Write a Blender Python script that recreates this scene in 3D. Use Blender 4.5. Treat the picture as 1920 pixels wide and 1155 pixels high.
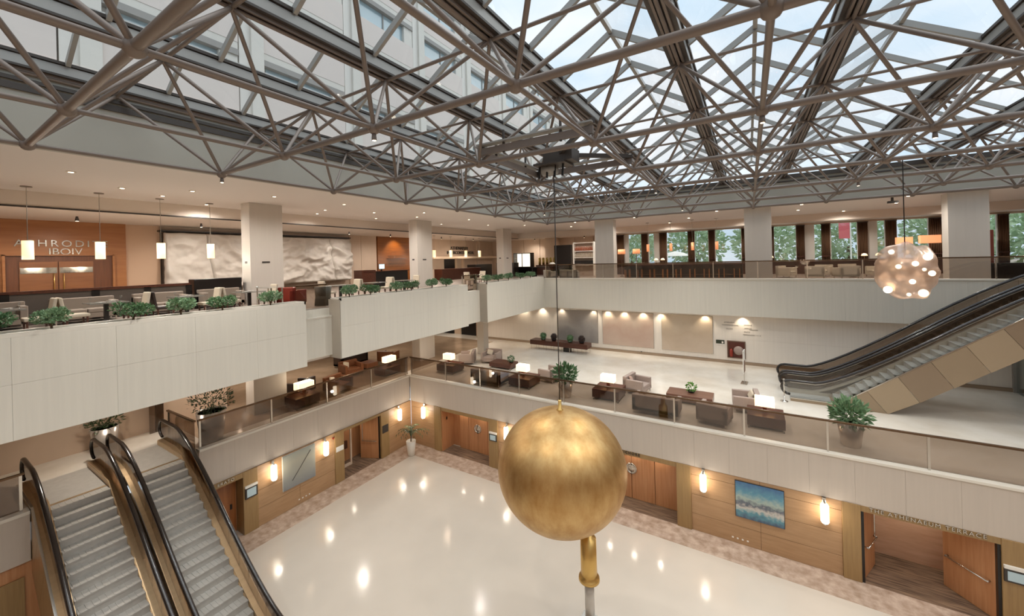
import bpy, math, random
from mathutils import Vector, Matrix, noise
random.seed(7)
SC = bpy.context.scene
COL = SC.collection
for o in list(bpy.data.objects): bpy.data.objects.remove(o)

# ---------------------------------------------------------------- camera
YAW, ROLL, ZC, FPX = -.5498, .0262, 10.81, 724.8
_f = Vector((math.sin(YAW), math.cos(YAW), 0)); _r = Vector((math.cos(YAW), -math.sin(YAW), 0)); _d = Vector((0, 0, -1))
_x = math.cos(ROLL)*_r + math.sin(ROLL)*_d; _dn = -math.sin(ROLL)*_r + math.cos(ROLL)*_d
cd = bpy.data.cameras.new('camera'); cam = bpy.data.objects.new('camera', cd); COL.objects.link(cam)
cam.matrix_world = Matrix(((_x.x, -_dn.x, -_f.x, 0), (_x.y, -_dn.y, -_f.y, 0), (_x.z, -_dn.z, -_f.z, ZC), (0, 0, 0, 1)))
cd.sensor_fit = 'HORIZONTAL'; cd.sensor_width = 36; cd.lens = FPX/1920*36; cd.shift_y = -(577.5-487.9)/1920
cd.clip_start = .1; cd.clip_end = 400
SC.camera = cam

# ---------------------------------------------------------------- view and world
SC.view_settings.view_transform = 'Standard'; SC.view_settings.look = 'None'
SC.view_settings.gamma = 1; SC.view_settings.use_curve_mapping = False
SC.view_settings.exposure = 0.55
SC.cycles.max_bounces = 7; SC.cycles.diffuse_bounces = 4; SC.cycles.glossy_bounces = 3
SC.cycles.transmission_bounces = 4; SC.cycles.transparent_max_bounces = 16
SC.cycles.sample_clamp_indirect = 4; SC.cycles.caustics_reflective = False; SC.cycles.caustics_refractive = False
SC.cycles.use_denoising = True
w = bpy.data.worlds.new('sky'); SC.world = w; w.use_nodes = True
nt = w.node_tree; nt.nodes.clear()
out = nt.nodes.new('ShaderNodeOutputWorld'); bg = nt.nodes.new('ShaderNodeBackground')
tc = nt.nodes.new('ShaderNodeTexCoord'); mp = nt.nodes.new('ShaderNodeMapping'); mp.inputs['Scale'].default_value = (1, 1, 2.2)
nz = nt.nodes.new('ShaderNodeTexNoise'); nz.inputs['Scale'].default_value = 1.7; nz.inputs['Detail'].default_value = 4; nz.inputs['Roughness'].default_value = .55
cr = nt.nodes.new('ShaderNodeValToRGB')
cr.color_ramp.elements[0].position = .40; cr.color_ramp.elements[0].color = (.52, .72, .90, 1)
cr.color_ramp.elements[1].position = .66; cr.color_ramp.elements[1].color = (.93, .95, .98, 1)
nt.links.new(tc.outputs['Generated'], mp.inputs['Vector']); nt.links.new(mp.outputs['Vector'], nz.inputs['Vector'])
nt.links.new(nz.outputs['Fac'], cr.inputs['Fac']); nt.links.new(cr.outputs['Color'], bg.inputs['Color'])
bg.inputs['Strength'].default_value = .78
nt.links.new(bg.outputs['Background'], out.inputs['Surface'])
sl = bpy.data.lights.new('sun', 'SUN'); sl.energy = 1.6; sl.angle = 1.7; sl.color = (1, .96, .9)
so = bpy.data.objects.new('sun', sl); COL.objects.link(so); so.rotation_euler = (math.radians(-14), math.radians(16), 0)

# ---------------------------------------------------------------- materials
def lin(h):
    h = h.lstrip('#'); c = [int(h[i:i+2], 16)/255 for i in (0, 2, 4)]
    return tuple(v/12.92 if v <= .04045 else ((v+.055)/1.055)**2.4 for v in c)
MATS = {}
def mat(name, col, rough=.5, metal=0., var=0., scale=(1, 1, 1), nscale=3., detail=4, col2=None, bump=0., bscale=None, emit=None, estr=0., spec=.5, coat=0., alpha=1, wave=None):
    if name in MATS: return MATS[name]
    m = bpy.data.materials.new(name); m.use_nodes = True; nt = m.node_tree
    b = nt.nodes['Principled BSDF']
    c = lin(col) if isinstance(col, str) else col
    b.inputs['Base Color'].default_value = (*c, 1)
    b.inputs['Roughness'].default_value = rough; b.inputs['Metallic'].default_value = metal
    b.inputs['Specular IOR Level'].default_value = spec
    if coat: b.inputs['Coat Weight'].default_value = coat; b.inputs['Coat Roughness'].default_value = .08
    if emit is not None:
        e = lin(emit) if isinstance(emit, str) else emit
        b.inputs['Emission Color'].default_value = (*e, 1); b.inputs['Emission Strength'].default_value = estr
    if col2 is not None or var or bump:
        tc = nt.nodes.new('ShaderNodeNewGeometry'); mp = nt.nodes.new('ShaderNodeMapping'); mp.inputs['Scale'].default_value = scale
        nz = nt.nodes.new('ShaderNodeTexNoise'); nz.inputs['Scale'].default_value = nscale; nz.inputs['Detail'].default_value = detail; nz.inputs['Roughness'].default_value = .6
        nt.links.new(tc.outputs['Position'], mp.inputs['Vector']); nt.links.new(mp.outputs['Vector'], nz.inputs['Vector'])
        src = nz.outputs['Fac']
        if wave:
            wv = nt.nodes.new('ShaderNodeTexWave'); wv.bands_direction = wave[0]; wv.inputs['Scale'].default_value = wave[1]; wv.inputs['Distortion'].default_value = wave[2]
            wv.inputs['Detail'].default_value = 2
            nt.links.new(mp.outputs['Vector'], wv.inputs['Vector']); src = wv.outputs['Fac']
        c2 = lin(col2) if isinstance(col2, str) else col2
        if c2 is None: c2 = tuple(v*(1-var) for v in c)
        rp = nt.nodes.new('ShaderNodeValToRGB')
        rp.color_ramp.elements[0].position = .3; rp.color_ramp.elements[0].color = (*c2, 1)
        rp.color_ramp.elements[1].position = .7; rp.color_ramp.elements[1].color = (*c, 1)
        nt.links.new(src, rp.inputs['Fac']); nt.links.new(rp.outputs['Color'], b.inputs['Base Color'])
        if bump:
            bp = nt.nodes.new('ShaderNodeBump'); bp.inputs['Strength'].default_value = bump; bp.inputs['Distance'].default_value = .02
            s2 = src
            if bscale:
                n2 = nt.nodes.new('ShaderNodeTexNoise'); n2.inputs['Scale'].default_value = bscale; nt.links.new(mp.outputs['Vector'], n2.inputs['Vector']); s2 = n2.outputs['Fac']
            nt.links.new(s2, bp.inputs['Height']); nt.links.new(bp.outputs['Normal'], b.inputs['Normal'])
    MATS[name] = m
    return m
def glass(name, tint, gloss=.08, rough=.02, gcol=(1, 1, 1)):
    """thin tinted pane: transparent, with a fresnel reflection"""
    m = bpy.data.materials.new(name); m.use_nodes = True; nt = m.node_tree; nt.nodes.clear()
    o = nt.nodes.new('ShaderNodeOutputMaterial'); t = nt.nodes.new('ShaderNodeBsdfTransparent'); g = nt.nodes.new('ShaderNodeBsdfGlossy')
    mx = nt.nodes.new('ShaderNodeMixShader'); lw = nt.nodes.new('ShaderNodeLayerWeight')
    pw = nt.nodes.new('ShaderNodeMath'); pw.operation = 'POWER'; pw.inputs[1].default_value = 5
    ad = nt.nodes.new('ShaderNodeMath'); ad.operation = 'MULTIPLY_ADD'; ad.use_clamp = True; ad.inputs[1].default_value = .8; ad.inputs[2].default_value = gloss
    t.inputs['Color'].default_value = (*tint, 1); g.inputs['Roughness'].default_value = rough; g.inputs['Color'].default_value = (*gcol, 1)
    nt.links.new(lw.outputs['Facing'], pw.inputs[0]); nt.links.new(pw.outputs[0], ad.inputs[0]); nt.links.new(ad.outputs[0], mx.inputs['Fac'])
    nt.links.new(t.outputs[0], mx.inputs[1]); nt.links.new(g.outputs[0], mx.inputs[2]); nt.links.new(mx.outputs[0], o.inputs['Surface'])
    MATS[name] = m; return m

marble = mat('white_marble', '#e3ddd0', .45, var=.06, scale=(9, 9, .35), nscale=1.2, detail=6, spec=.35)
marble_low = mat('cream_marble', '#ccc0b3', .45, var=.06, scale=(9, 9, .35), nscale=1.2, detail=6, spec=.35)
kerb = mat('pale_stone_kerb', '#e6dfd2', .35, var=.05)
floor_stone = mat('polished_pale_floor', '#d6cbbd', .13, var=.10, nscale=.35, detail=3, spec=.6)
border_stone = mat('pink_marble_border', '#d0bbaa', .10, col2='#9b8370', nscale=3.2, detail=8, spec=.6)
mezz_stone = mat('mezzanine_floor_stone', '#ece5da', .09, col2='#d9cebe', nscale=.6, detail=4, spec=.5)
wood = mat('oak_veneer', '#b8946f', .42, col2='#a98560', scale=(1, 1, 9), nscale=1.4, detail=5)
wood_pier = mat('olive_veneer', '#a48558', .42, col2='#93754d', scale=(14, 14, .6), nscale=1.5, detail=4)
wood_door = mat('cherry_door_veneer', '#c99368', .36, col2='#b67d52', scale=(10, 10, .5), nscale=1.5, detail=4)
wood_dark = mat('dark_walnut', '#5d3425', .28, col2='#432318', scale=(1, 8, 8), nscale=1.5, spec=.5)
wood_red = mat('terrace_wood_wall', '#a86f40', .4, col2='#986033', scale=(1, .6, 6), nscale=1.2)
black = mat('black_lacquer', '#16110f', .3)
darkgrey = mat('dark_grey_panel', '#3b3531', .5)
paint = mat('warm_ceiling_paint', '#e2dad3', .8)
paint_low = mat('lower_ceiling_paint', '#dfd2c5', .8)
wall_beige = mat('beige_wall_stone', '#cdb59e', .6, var=.07, scale=(1, 1, .5), nscale=1.5)
wall_grey = mat('grey_roof_upstand', '#afaca2', .6, var=.08, nscale=.6)
facade = mat('hotel_facade_render', '#cbc6bd', .8, var=.06, nscale=.4)
facade_pink = mat('facade_spandrel', '#cbc0b8', .8, var=.04, nscale=.4)
facade_grey = mat('facade_shadow_and_mullion', '#8f8b86', .8)
win_glass = mat('dark_window_glass', '#9fb0b5', .1, spec=.8)
steel = mat('bronze_painted_steel', '#7e7168', .42, .2, spec=.4)
steel_grey = mat('grey_beam_steel', '#a3a09b', .42, .3)
steel_dark = mat('dark_beam_steel', '#4a433e', .45, .3)
chrome = mat('brushed_chrome', '#cfcac2', .22, 1.)
bronze = mat('bronze_rail', '#6b5440', .25, .9)
goldm = mat('escalator_gold_metal', '#cdb08a', .36, .75, var=.12, scale=(6, .4, .4), nscale=2)
rubber = mat('black_handrail_rubber', '#241d1a', .22, spec=.8)
gold = mat('gold_leaf', '#cfae7a', .45, 1., col2='#b28a55', scale=(1, 1, .5), nscale=3.2, detail=9, bump=.04, bscale=7)
gold_fit = mat('gold_fitting', '#d6b26e', .36, 1.)
stepm = mat('grey_step_metal', '#c0bbb3', .5, .25, var=.12, nscale=6)
fabric = mat('taupe_fabric', '#a8958a', .85, var=.1, nscale=20)
fabric_cream = mat('cream_fabric', '#d8cab4', .85, var=.08, nscale=20)
fabric_dark = mat('dark_leather', '#2f211b', .45)
leather = mat('brown_leather', '#7a4a2c', .45, var=.15, nscale=5)
terrac = mat('terracotta_pot', '#b98a66', .7)
potw = mat('white_pot', '#ded5c8', .35)
pots = mat('silver_planter', '#d6ccc2', .25, .6)
soil = mat('dark_soil', '#2a211a', .9)
bark = mat('bark', '#5d4632', .8)
leafm = mat('green_leaf', '#6b8a5c', .5, col2='#3f6340', nscale=9, detail=2)
leafl = mat('pale_green_leaf', '#8aa47c', .5, col2='#557a54', nscale=9, detail=2)
leafd = mat('dark_green_leaf', '#3c5429', .45, col2='#232f18', nscale=9, detail=2)
leafb = mat('bright_green_leaf', '#6aa532', .5, col2='#4a7f22', nscale=9, detail=2)
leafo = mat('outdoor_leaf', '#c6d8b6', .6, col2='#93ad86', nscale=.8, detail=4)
carpet = mat('striped_carpet', '#9a7d63', .95, col2='#3b2a22', scale=(.6, 9, 1), nscale=1.8, detail=6)
lampw = mat('lamp_shade_lit', '#fff1d8', .8, emit='#ffe2b4', estr=1.0)
lampp = mat('pendant_shade_lit', '#fff0d8', .8, emit='#ffdca8', estr=.8)
lampo = mat('orange_shade_lit', '#ffb98a', .8, emit='#ff9a62', estr=.35)
bulbg = mat('globe_bulb_glow', '#fff3df', .8, emit='#ffe9c4', estr=3)
bulb = mat('bulb_glow', '#fff3df', .8, emit='#ffe9c4', estr=5)
sconcem = mat('sconce_glass_lit', '#fff4e0', .6, emit='#ffefd4', estr=5)
red = mat('red_lacquer', '#8e2f1f', .4)
whitep = mat('white_paint', '#eee9e0', .6)
paper = mat('white_sign', '#e8e6df', .6)
screen = mat('info_screen', '#93a0a1', .25, emit='#9fb0b3', estr=.25)
monitor = mat('monitor_screen', '#cfe0e6', .3, emit='#d5e8f0', estr=.8)
curtain = mat('brown_curtain', '#7c5a3f', .8, col2='#553a27', scale=(9, 9, .2), nscale=1.5)
relief_m = mat('carved_white_marble', '#cdc4b9', .6, var=.06, nscale=2)
clad = mat('beige_escalator_cladding', '#a08c73', .42, .15, var=.05, nscale=.8)
pane = glass('skylight_pane', (.94, .97, .98), .02)
bal = glass('bronze_balustrade_glass', (.61, .55, .50), .06)
bal_up = glass('grey_balustrade_glass', (.76, .71, .66), .04)
escg = glass('smoked_escalator_glass', (.45, .38, .32), .08)
escr = glass('clear_smoked_glass', (.62, .56, .51), .05)
clearg = glass('clear_glass', (.9, .92, .92), .06)

# ---------------------------------------------------------------- mesh helpers
class MB:
    def __init__(s): s.v = []; s.f = []
    def add(s, vs, fs):
        n = len(s.v); s.v += [tuple(v) for v in vs]; s.f += [tuple(i+n for i in f) for f in fs]; return s
    def box(s, x0, x1, y0, y1, z0, z1):
        if x0 > x1: x0, x1 = x1, x0
        if y0 > y1: y0, y1 = y1, y0
        if z0 > z1: z0, z1 = z1, z0
        return s.add([(x0,y0,z0),(x1,y0,z0),(x1,y1,z0),(x0,y1,z0),(x0,y0,z1),(x1,y0,z1),(x1,y1,z1),(x0,y1,z1)],
                     [(0,3,2,1),(4,5,6,7),(0,1,5,4),(1,2,6,5),(2,3,7,6),(3,0,4,7)])
    def beam(s, a, b, w, h, up=(0,0,1)):
        a, b = Vector(a), Vector(b); d = (b-a).normalized(); u = Vector(up)
        if abs(d.dot(u)) > .98: u = Vector((1,0,0))
        x = d.cross(u).normalized(); y = x.cross(d).normalized()
        vs = []
        for p in (a, b):
            for sx, sy in ((-1,-1),(1,-1),(1,1),(-1,1)): vs.append(p + x*sx*w/2 + y*sy*h/2)
        return s.add(vs, [(3,2,1,0),(4,5,6,7),(0,1,5,4),(1,2,6,5),(2,3,7,6),(3,0,4,7)])
    def tube(s, pts, r, n=8, cap=True):
        pts = [Vector(p) for p in pts]; rs = r if isinstance(r, (list, tuple)) else [r]*len(pts)
        base = len(s.v); prev = None
        for i, p in enumerate(pts):
            d = (pts[min(i+1, len(pts)-1)]-pts[max(i-1, 0)]).normalized()
            if prev is None:
                x = d.orthogonal().normalized()
            else:
                x = (prev - d*prev.dot(d)); x = x.normalized() if x.length > 1e-5 else d.orthogonal().normalized()
            prev = x; y = d.cross(x)
            for k in range(n):
                a = 2*math.pi*k/n; s.v.append(tuple(p + (x*math.cos(a)+y*math.sin(a))*rs[i]))
        for i in range(len(pts)-1):
            for k in range(n):
                k2 = (k+1) % n; s.f.append((base+i*n+k, base+i*n+k2, base+(i+1)*n+k2, base+(i+1)*n+k))
        if cap:
            s.f.append(tuple(base+k for k in range(n))[::-1]); s.f.append(tuple(base+(len(pts)-1)*n+k for k in range(n)))
        return s
    def lathe(s, prof, n=20, c=(0,0,0)):
        base = len(s.v)
        for r, z in prof:
            for k in range(n):
                a = 2*math.pi*k/n; s.v.append((c[0]+r*math.cos(a), c[1]+r*math.sin(a), c[2]+z))
        for i in range(len(prof)-1):
            for k in range(n):
                k2 = (k+1) % n; s.f.append((base+i*n+k, base+i*n+k2, base+(i+1)*n+k2, base+(i+1)*n+k))
        s.f.append(tuple(base+k for k in range(n))[::-1]); s.f.append(tuple(base+(len(prof)-1)*n+k for k in range(n)))
        return s
    def ball(s, c, r, n=16, m=10, sz=1.):
        return s.lathe([(max(1e-4, r*math.sin(math.pi*i/m)), -r*sz*math.cos(math.pi*i/m)) for i in range(m+1)], n, c)
    def prism(s, poly, axis, a, b):
        """poly: 2D outline; axis 'y': (x,z) outline extruded in y; 'x': (y,z); 'z': (x,y)"""
        def p3(p, t): return {'y': (p[0], t, p[1]), 'x': (t, p[0], p[1]), 'z': (p[0], p[1], t)}[axis]
        n = len(poly); vs = [p3(p, a) for p in poly]+[p3(p, b) for p in poly]
        fs = [tuple(range(n))[::-1], tuple(range(n, 2*n))]+[(i, (i+1) % n, n+(i+1) % n, n+i) for i in range(n)]
        return s.add(vs, fs)
    def strip(s, lo, hi, axis, a, b):
        """wall of quads between two 2D polylines, extruded a..b"""
        for i in range(len(lo)-1): s.prism([lo[i], lo[i+1], hi[i+1], hi[i]], axis, a, b)
        return s
    def mesh(s, name, m, smooth=False):
        me = bpy.data.meshes.new(name); me.from_pydata(s.v, [], s.f); me.materials.append(m)
        if smooth: me.polygons.foreach_set('use_smooth', [True]*len(me.polygons))
        me.update(); me.validate(); return me
    def build(s, name, m, parent=None, smooth=False, bevel=0, loc=None):
        return obj(name, s.mesh(name, m, smooth), parent, bevel, loc)
def obj(name, me, parent=None, bevel=0, loc=None, rz=None):
    o = bpy.data.objects.new(name, me); COL.objects.link(o)
    if parent: o.parent = parent
    if loc: o.location = loc
    if rz: o.rotation_euler.z = rz
    if bevel:
        b = o.modifiers.new('bevel', 'BEVEL'); b.width = bevel; b.segments = 2; b.limit_method = 'ANGLE'
    return o
def B(*a): return MB().box(*a)
def thing(name, label, cat, loc=(0,0,0), rz=0, group=None):
    o = bpy.data.objects.new(name, None); COL.objects.link(o); o.empty_display_size = .2
    o.location = loc; o.rotation_euler.z = rz; return tag(o, label, cat, group)
def tag(o, label, cat, group=None):
    o['label'] = label; o['category'] = cat
    if group: o['group'] = group
    return o
def struct(name, mb=None, m=None, label=None, parent=None, **k):
    if mb is None:
        o = bpy.data.objects.new(name, None); COL.objects.link(o)
    else: o = mb.build(name, m, parent, **k)
    if parent is None: o['kind'] = 'structure'
    if label: o['label'] = label
    return o
def dup(root, loc, rz=0, label=None, group=None, scale=None):
    r = root.copy(); COL.objects.link(r); r.location = loc; r.rotation_euler.z = rz
    if scale: r.scale = scale
    if label: r['label'] = label
    if group: r['group'] = group
    for ch in list(root.children):
        c = ch.copy(); COL.objects.link(c); c.parent = r
        for g in list(ch.children):
            d = g.copy(); COL.objects.link(d); d.parent = c
    return r
def lamp(kind, loc, power, col=(1, .84, .64), size=.3, spot=None, parent=None, blend=.6, aim=None):
    l = bpy.data.lights.new('light', kind); l.energy = power; l.color = col
    if kind == 'AREA': l.size = size
    else: l.shadow_soft_size = size
    if spot: l.spot_size = math.radians(spot); l.spot_blend = blend
    o = bpy.data.objects.new('light', l); COL.objects.link(o); o.location = loc
    if aim: o.rotation_euler = Vector(aim).to_track_quat('-Z', 'Y').to_euler()
    if parent: o.parent = parent
    return o
def text(name, body, size, m, loc, rot, parent=None, ext=.012, spacing=1.):
    c = bpy.data.curves.new(name, 'FONT'); c.body = body; c.size = size; c.extrude = ext; c.align_x = 'CENTER'; c.align_y = 'CENTER'; c.space_character = spacing
    c.materials.append(m); c.resolution_u = 3; f = bpy.data.objects.new('font', c); COL.objects.link(f)
    me = bpy.data.meshes.new_from_object(f.evaluated_get(bpy.context.evaluated_depsgraph_get())); bpy.data.objects.remove(f)
    o = bpy.data.objects.new(name, me); COL.objects.link(o); o.location = loc; o.rotation_euler = rot
    if parent: o.parent = parent
    return o
R_WALL = (math.pi/2, 0, 0)                 # lettering on a wall that faces -y
L_WALL = (math.pi/2, 0, math.pi/2)         # lettering on a wall that faces +x
def inview(p, mx=160):
    q = Vector(p)-Vector((0,0,ZC)); z = q.dot(_f)
    if z < .5: return False
    u = 960+FPX*q.dot(_x)/z; v = 487.9+FPX*q.dot(_dn)/z
    return -mx < u < 1920+mx and -mx < v < 1155+mx
def panels(mb_axis, parent, fixed, front, a0, a1, z0, z1, w, rows, m, name='stone_panel', gap=.0035, th=.03):
    """cladding panels on a wall face, each an object. mb_axis 'y': wall faces -y at y=fixed, runs along x; 'x': faces +x at x=fixed, runs along y"""
    n = max(1, round((a1-a0)/w)); dw = (a1-a0)/n; cache = {}
    for r in range(len(rows)-1):
        za, zb = rows[r], rows[r+1]
        for i in range(n):
            key = (r,)
            if key not in cache:
                if mb_axis == 'y': mb = B(gap/2, dw-gap/2, -th, 0, za+gap/2, zb-gap/2)
                else: mb = B(0, th, gap/2, dw-gap/2, za+gap/2, zb-gap/2)
                cache[key] = mb.mesh(name, m)
            o = bpy.data.objects.new(name, cache[key]); COL.objects.link(o)
            o.location = (a0+i*dw, fixed, 0) if mb_axis == 'y' else (fixed, a0+i*dw, 0)
            o.parent = parent
# ================================================================ STRUCTURE
MZ, UZ = 3.95, 9.1            # mezzanine and terrace floor levels
CZ = 13.8                     # terrace ceiling
# ---- ground floor
fl = struct('floor', B(-19.6, 16.3, -7.3, 21.2, -.3, -.004), floor_stone, 'polished pale marble floor of the atrium')
MB().box(-17.7, 16, 15.5, 16.7, -.05, .0).box(-17.7, -16.4, 6.2, 15.5, -.05, .0).build('border_strip', border_stone, fl)
# brushed carpets in the door recesses
MB().box(-15.2, -11.87, 16.6, 17.5, -.05, .006).build('carpet_strip', carpet, fl)
MB().box(-6.75, -2.68, 16.6, 17.5, -.05, .006).build('carpet_strip', carpet, fl)
MB().box(2.9, 5.95, 16.6, 18.5, -.05, .006).build('carpet_strip', carpet, fl)
MB().box(-19.2, -17.6, 12.05, 14.35, -.05, .006).build('carpet_strip', carpet, fl)

# ---- right ground wall (faces -y at 16.6): piers, panelled bays, door recesses
wr = struct('wall_right', MB().box(-17.9, 2.9, 17.6, 17.8, 0, 2.5).box(5.95, 16, 17.6, 17.8, 0, 2.5), wood_door, 'oak veneered wall below the right balcony')
def bay_r(x0, x1):
    B(x0, x1, 16.64, 17.6, 0, 2.5).build('wall_core', wood_dark, wr)
    for z0, z1 in ((.0, .66), (.66, 1.41), (1.41, 2.18), (2.18, 2.52)):
        n = max(1, round((x1-x0)/2.3)); d = (x1-x0)/n
        for i in range(n): B(x0+i*d+.005, x0+(i+1)*d-.005, 16.61, 16.65, z0+.006, z1-.006).build('veneer_board', wood, wr)
def pier_r(x0, x1): B(x0, x1, 16.55, 17.6, 0, 2.52).build('pier', wood_pier, wr, bevel=.01)
bay_r(-17.6, -15.72); pier_r(-15.72, -15.2); pier_r(-11.87, -11.3); bay_r(-11.3, -7.3); pier_r(-7.3, -6.75)
pier_r(-2.68, -2.15); bay_r(-2.15, 2.45); pier_r(2.45, 2.92); pier_r(5.95, 6.5); bay_r(6.5, 11.1); pier_r(11.1, 11.7); bay_r(11.7, 16)
for x0, x1 in ((-15.2, -11.87), (-6.75, -2.68), (2.92, 5.95)):
    B(x0, x1, 16.58, 17.0, 2.33, 2.52).build('lintel', wood_pier, wr)
    B(x0, x1, 16.99, 17.6, 2.40, 2.5).build('recess_ceiling', paint, wr)
B(-15.2, -15.14, 16.62, 17.6, 0, 2.4).build('jamb', wood_door, wr); B(-11.93, -11.87, 16.62, 17.6, 0, 2.4).build('jamb', wood_door, wr)
# room behind the open doors
rm = struct('wall_back', B(0, 9, 18.5, 18.6, 0, 2.5), mat('room_wall_veneer', '#d7b196', .4, col2='#c79d7f', scale=(1, 1, 6), nscale=1.2), 'wall of the meeting room behind the open doors')
B(.3, .4, 17.8, 18.5, 0, 2.5).build('side_wall', wood_door, rm); B(8.5, 8.6, 17.8, 18.5, 0, 2.5).build('side_wall', wood_door, rm)
# ---- left ground wall (faces +x at -17.6)
wl = struct('wall_left', B(-19.4, -19.2, 6.1, 16.6, 0, 2.5), wood_door, 'oak veneered wall below the left balcony')
def bay_l(y0, y1):
    B(-19.2, -17.64, y0, y1, 0, 2.5).build('wall_core', wood_dark, wl)
    for z0, z1 in ((.0, .75), (.75, 1.5), (1.5, 2.52)):
        n = max(1, round((y1-y0)/1.75)); d = (y1-y0)/n
        for i in range(n): B(-17.65, -17.61, y0+i*d+.005, y0+(i+1)*d-.005, z0+.006, z1-.006).build('veneer_board', wood, wl)
def pier_l(y0, y1): B(-19.2, -17.57, y0, y1, 0, 2.52).build('pier', wood_pier, wl, bevel=.01)
pier_l(7.5, 8.05); bay_l(8.05, 11.55); pier_l(11.55, 12.05); pier_l(14.35, 14.9); bay_l(14.9, 16.6)
B(-18.3, -18.2, 6.1, 7.5, 0, 2.5).build('wall_core', wood_door, wl)
B(-17.95, -17.58, 6.1, 7.5, 2.33, 2.52).build('lintel', wood_pier, wl); B(-17.95, -17.58, 12.05, 14.35, 2.4, 2.52).build('lintel', wood_pier, wl)
wl2 = struct('wall_left_beyond_escalators', B(-19, -17.75, -7, 2.3, 0, 2.6), wood_door, 'wood wall below the balcony left of the escalators')
B(-17.75, -17.7, .9, 2.0, 0, 2.2).build('pier', wood_pier, wl2); B(-17.76, -17.72, .2, .8, 0, 2.1).build('dark_opening', black, wl2)

# ---- balcony fascias (mezzanine edge)
fr = struct('wall_right_balcony', B(-17.6, 16, 16.61, 16.85, 2.5, 4.0), marble_low, 'cream marble fascia of the right balcony')
panels('y', fr, 16.61, -1, -17.6, 16, 2.52, 3.96, 1.2, (2.52, 3.95), marble_low)
B(-17.66, 16, 16.55, 16.9, 3.95, 4.04).build('coping', kerb, fr, bevel=.01)
fL = struct('wall_left_balcony', B(-17.9, -17.68, 6.1, 16.6, 2.5, 4.0), marble_low, 'cream marble fascia of the left balcony')
panels('x', fL, -17.68, 1, 6.1, 16.57, 2.52, 3.96, 1.2, (2.52, 3.95), marble_low)
B(-17.95, -17.6, 6.1, 16.6, 3.95, 4.04).build('coping', kerb, fL, bevel=.01)
fL2 = struct('wall_left_balcony_end', B(-17.9, -17.68, -7, 2.12, 2.6, 4.0), marble_low, 'cream marble fascia left of the escalators')
panels('x', fL2, -17.68, 1, -7, 2.12, 2.62, 3.96, 1.2, (2.62, 3.95), marble_low)
B(-17.95, -17.6, -7, 2.12, 3.95, 4.04).build('coping', kerb, fL2)
# ---- mezzanine floor
mf = struct('floor_mezzanine', MB().box(-30, 16, 16.85, 30, 3.6, MZ).box(-30, -17.9, -7, 16.85, 3.6, MZ), mezz_stone, 'pale polished stone floor of the mezzanine')
MB().box(-17.9, 16, 16.85, 19.6, 3.2, 3.6).box(-19.4, -17.9, 6.1, 16.85, 2.5, 3.6).box(0, 9, 17.8, 18.6, 2.5, 2.6).build('floor_soffit', paint, mf)
MB().box(-30, -18.6, 6.6, 27, 3.9, MZ+.004).build('brown_stone_band', mat('brown_stone_floor', '#ab957e', .12, col2='#957e67', nscale=.8), mf)
# ---- mezzanine walls
mw = struct('wall_back_mezzanine', B(-21, 16, 27.95, 28.2, MZ, 7.3), wall_beige, 'pale stone wall at the back of the mezzanine')
n = 14
panels('y', mw, 27.95, -1, -21, 16, MZ, 7.2, 2.6, (MZ+.18, 5.5, 7.2), mat('pale_wall_panel', '#ebe2d7', .5, var=.06, scale=(8, 8, .3), nscale=1))
B(-21, 16, 27.88, 27.95, MZ, MZ+.16).build('skirting', mat('brown_skirting', '#a08a74', .5), mw)
ml = struct('wall_left_mezzanine', MB().box(-22.2, -21.8, -7, 8.7, MZ, 7.1).box(-30, -29.7, 8.7, 30, MZ, 7.1).box(-29.7, -22.2, 8.4, 8.7, MZ, 7.1), wall_beige, 'warm plastered wall at the back left of the mezzanine')
mb2 = struct('wall_end_mezzanine', B(-30, -21, 28.6, 28.8, MZ, 7.1), wall_beige, 'end wall with dark lift openings on the mezzanine')
for x0, x1 in ((-26.4, -24.2), (-23.2, -21.5)):
    B(x0, x1, 28.5, 28.62, MZ, 6.4).build('lift_opening', black, mb2)
    B(x0-.08, x0, 28.45, 28.62, MZ, 6.5).build('opening_frame', chrome, mb2)
B(-21.1, -20.9, 27.95, 28.8, MZ, 7.1).build('return_wall', wall_beige, mb2)

# ---- terrace floor slab and its fascias
uf = struct('floor_terrace', MB().box(-30, -14.8, -7, 41, 8.6, UZ).box(-14.8, 18, 27.35, 41, 8.6, UZ), mat('terrace_floor_wood', '#9f9287', .4, col2='#8a7a6d', nscale=1.2), 'brown floor of the upper terrace')
MB().box(-30, -14.8, -7, 30, 7.03, 7.13).box(-14.8, 18, 27.35, 30, 7.03, 7.13).build('terrace_soffit', paint, uf)
ft = struct('wall_left_terrace', MB().box(-14.8, -14.23, -7, 8.3, 7.03, 9.2).box(-15.2, -14.75, 8.3, 9.75, 7.1, 9.06).box(-14.8, -14.08, 9.62, 17.9, 7.03, 9.2).box(-14.8, -14.35, 17.9, 19.4, 7.06, 9.0).box(-14.8, -13.78, 19.4, 27.2, 7.03, 9.2), marble, 'white marble fascia of the left terrace stepping out in three lengths')
panels('x', ft, -14.23, 1, -7, 8.3, 0, 0, 1.7, (7.03, 8.3, 9.36), marble)
panels('x', ft, -14.08, 1, 9.62, 17.9, 0, 0, 1.7, (7.03, 8.3, 9.36), marble)
panels('x', ft, -13.78, 1, 19.4, 27.2, 0, 0, 1.7, (7.03, 8.3, 9.36), marble)
B(-14.75, -14.62, 8.3, 9.62, 7.15, 8.72).build('recess_panel', marble, ft)
B(-14.75, -14.6, 8.3, 9.62, 8.7, 8.76).build('ledge', kerb, ft)
B(-14.35, -14.3, 17.9, 19.4, 7.06, 9.0).build('recess_panel', marble, ft)
B(-14.8, -14.05, 9.6, 9.63, 7.03, 9.4).build('return_panel', mat('grey_marble_return', '#b3aa9c', .5, var=.06), ft)
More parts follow.
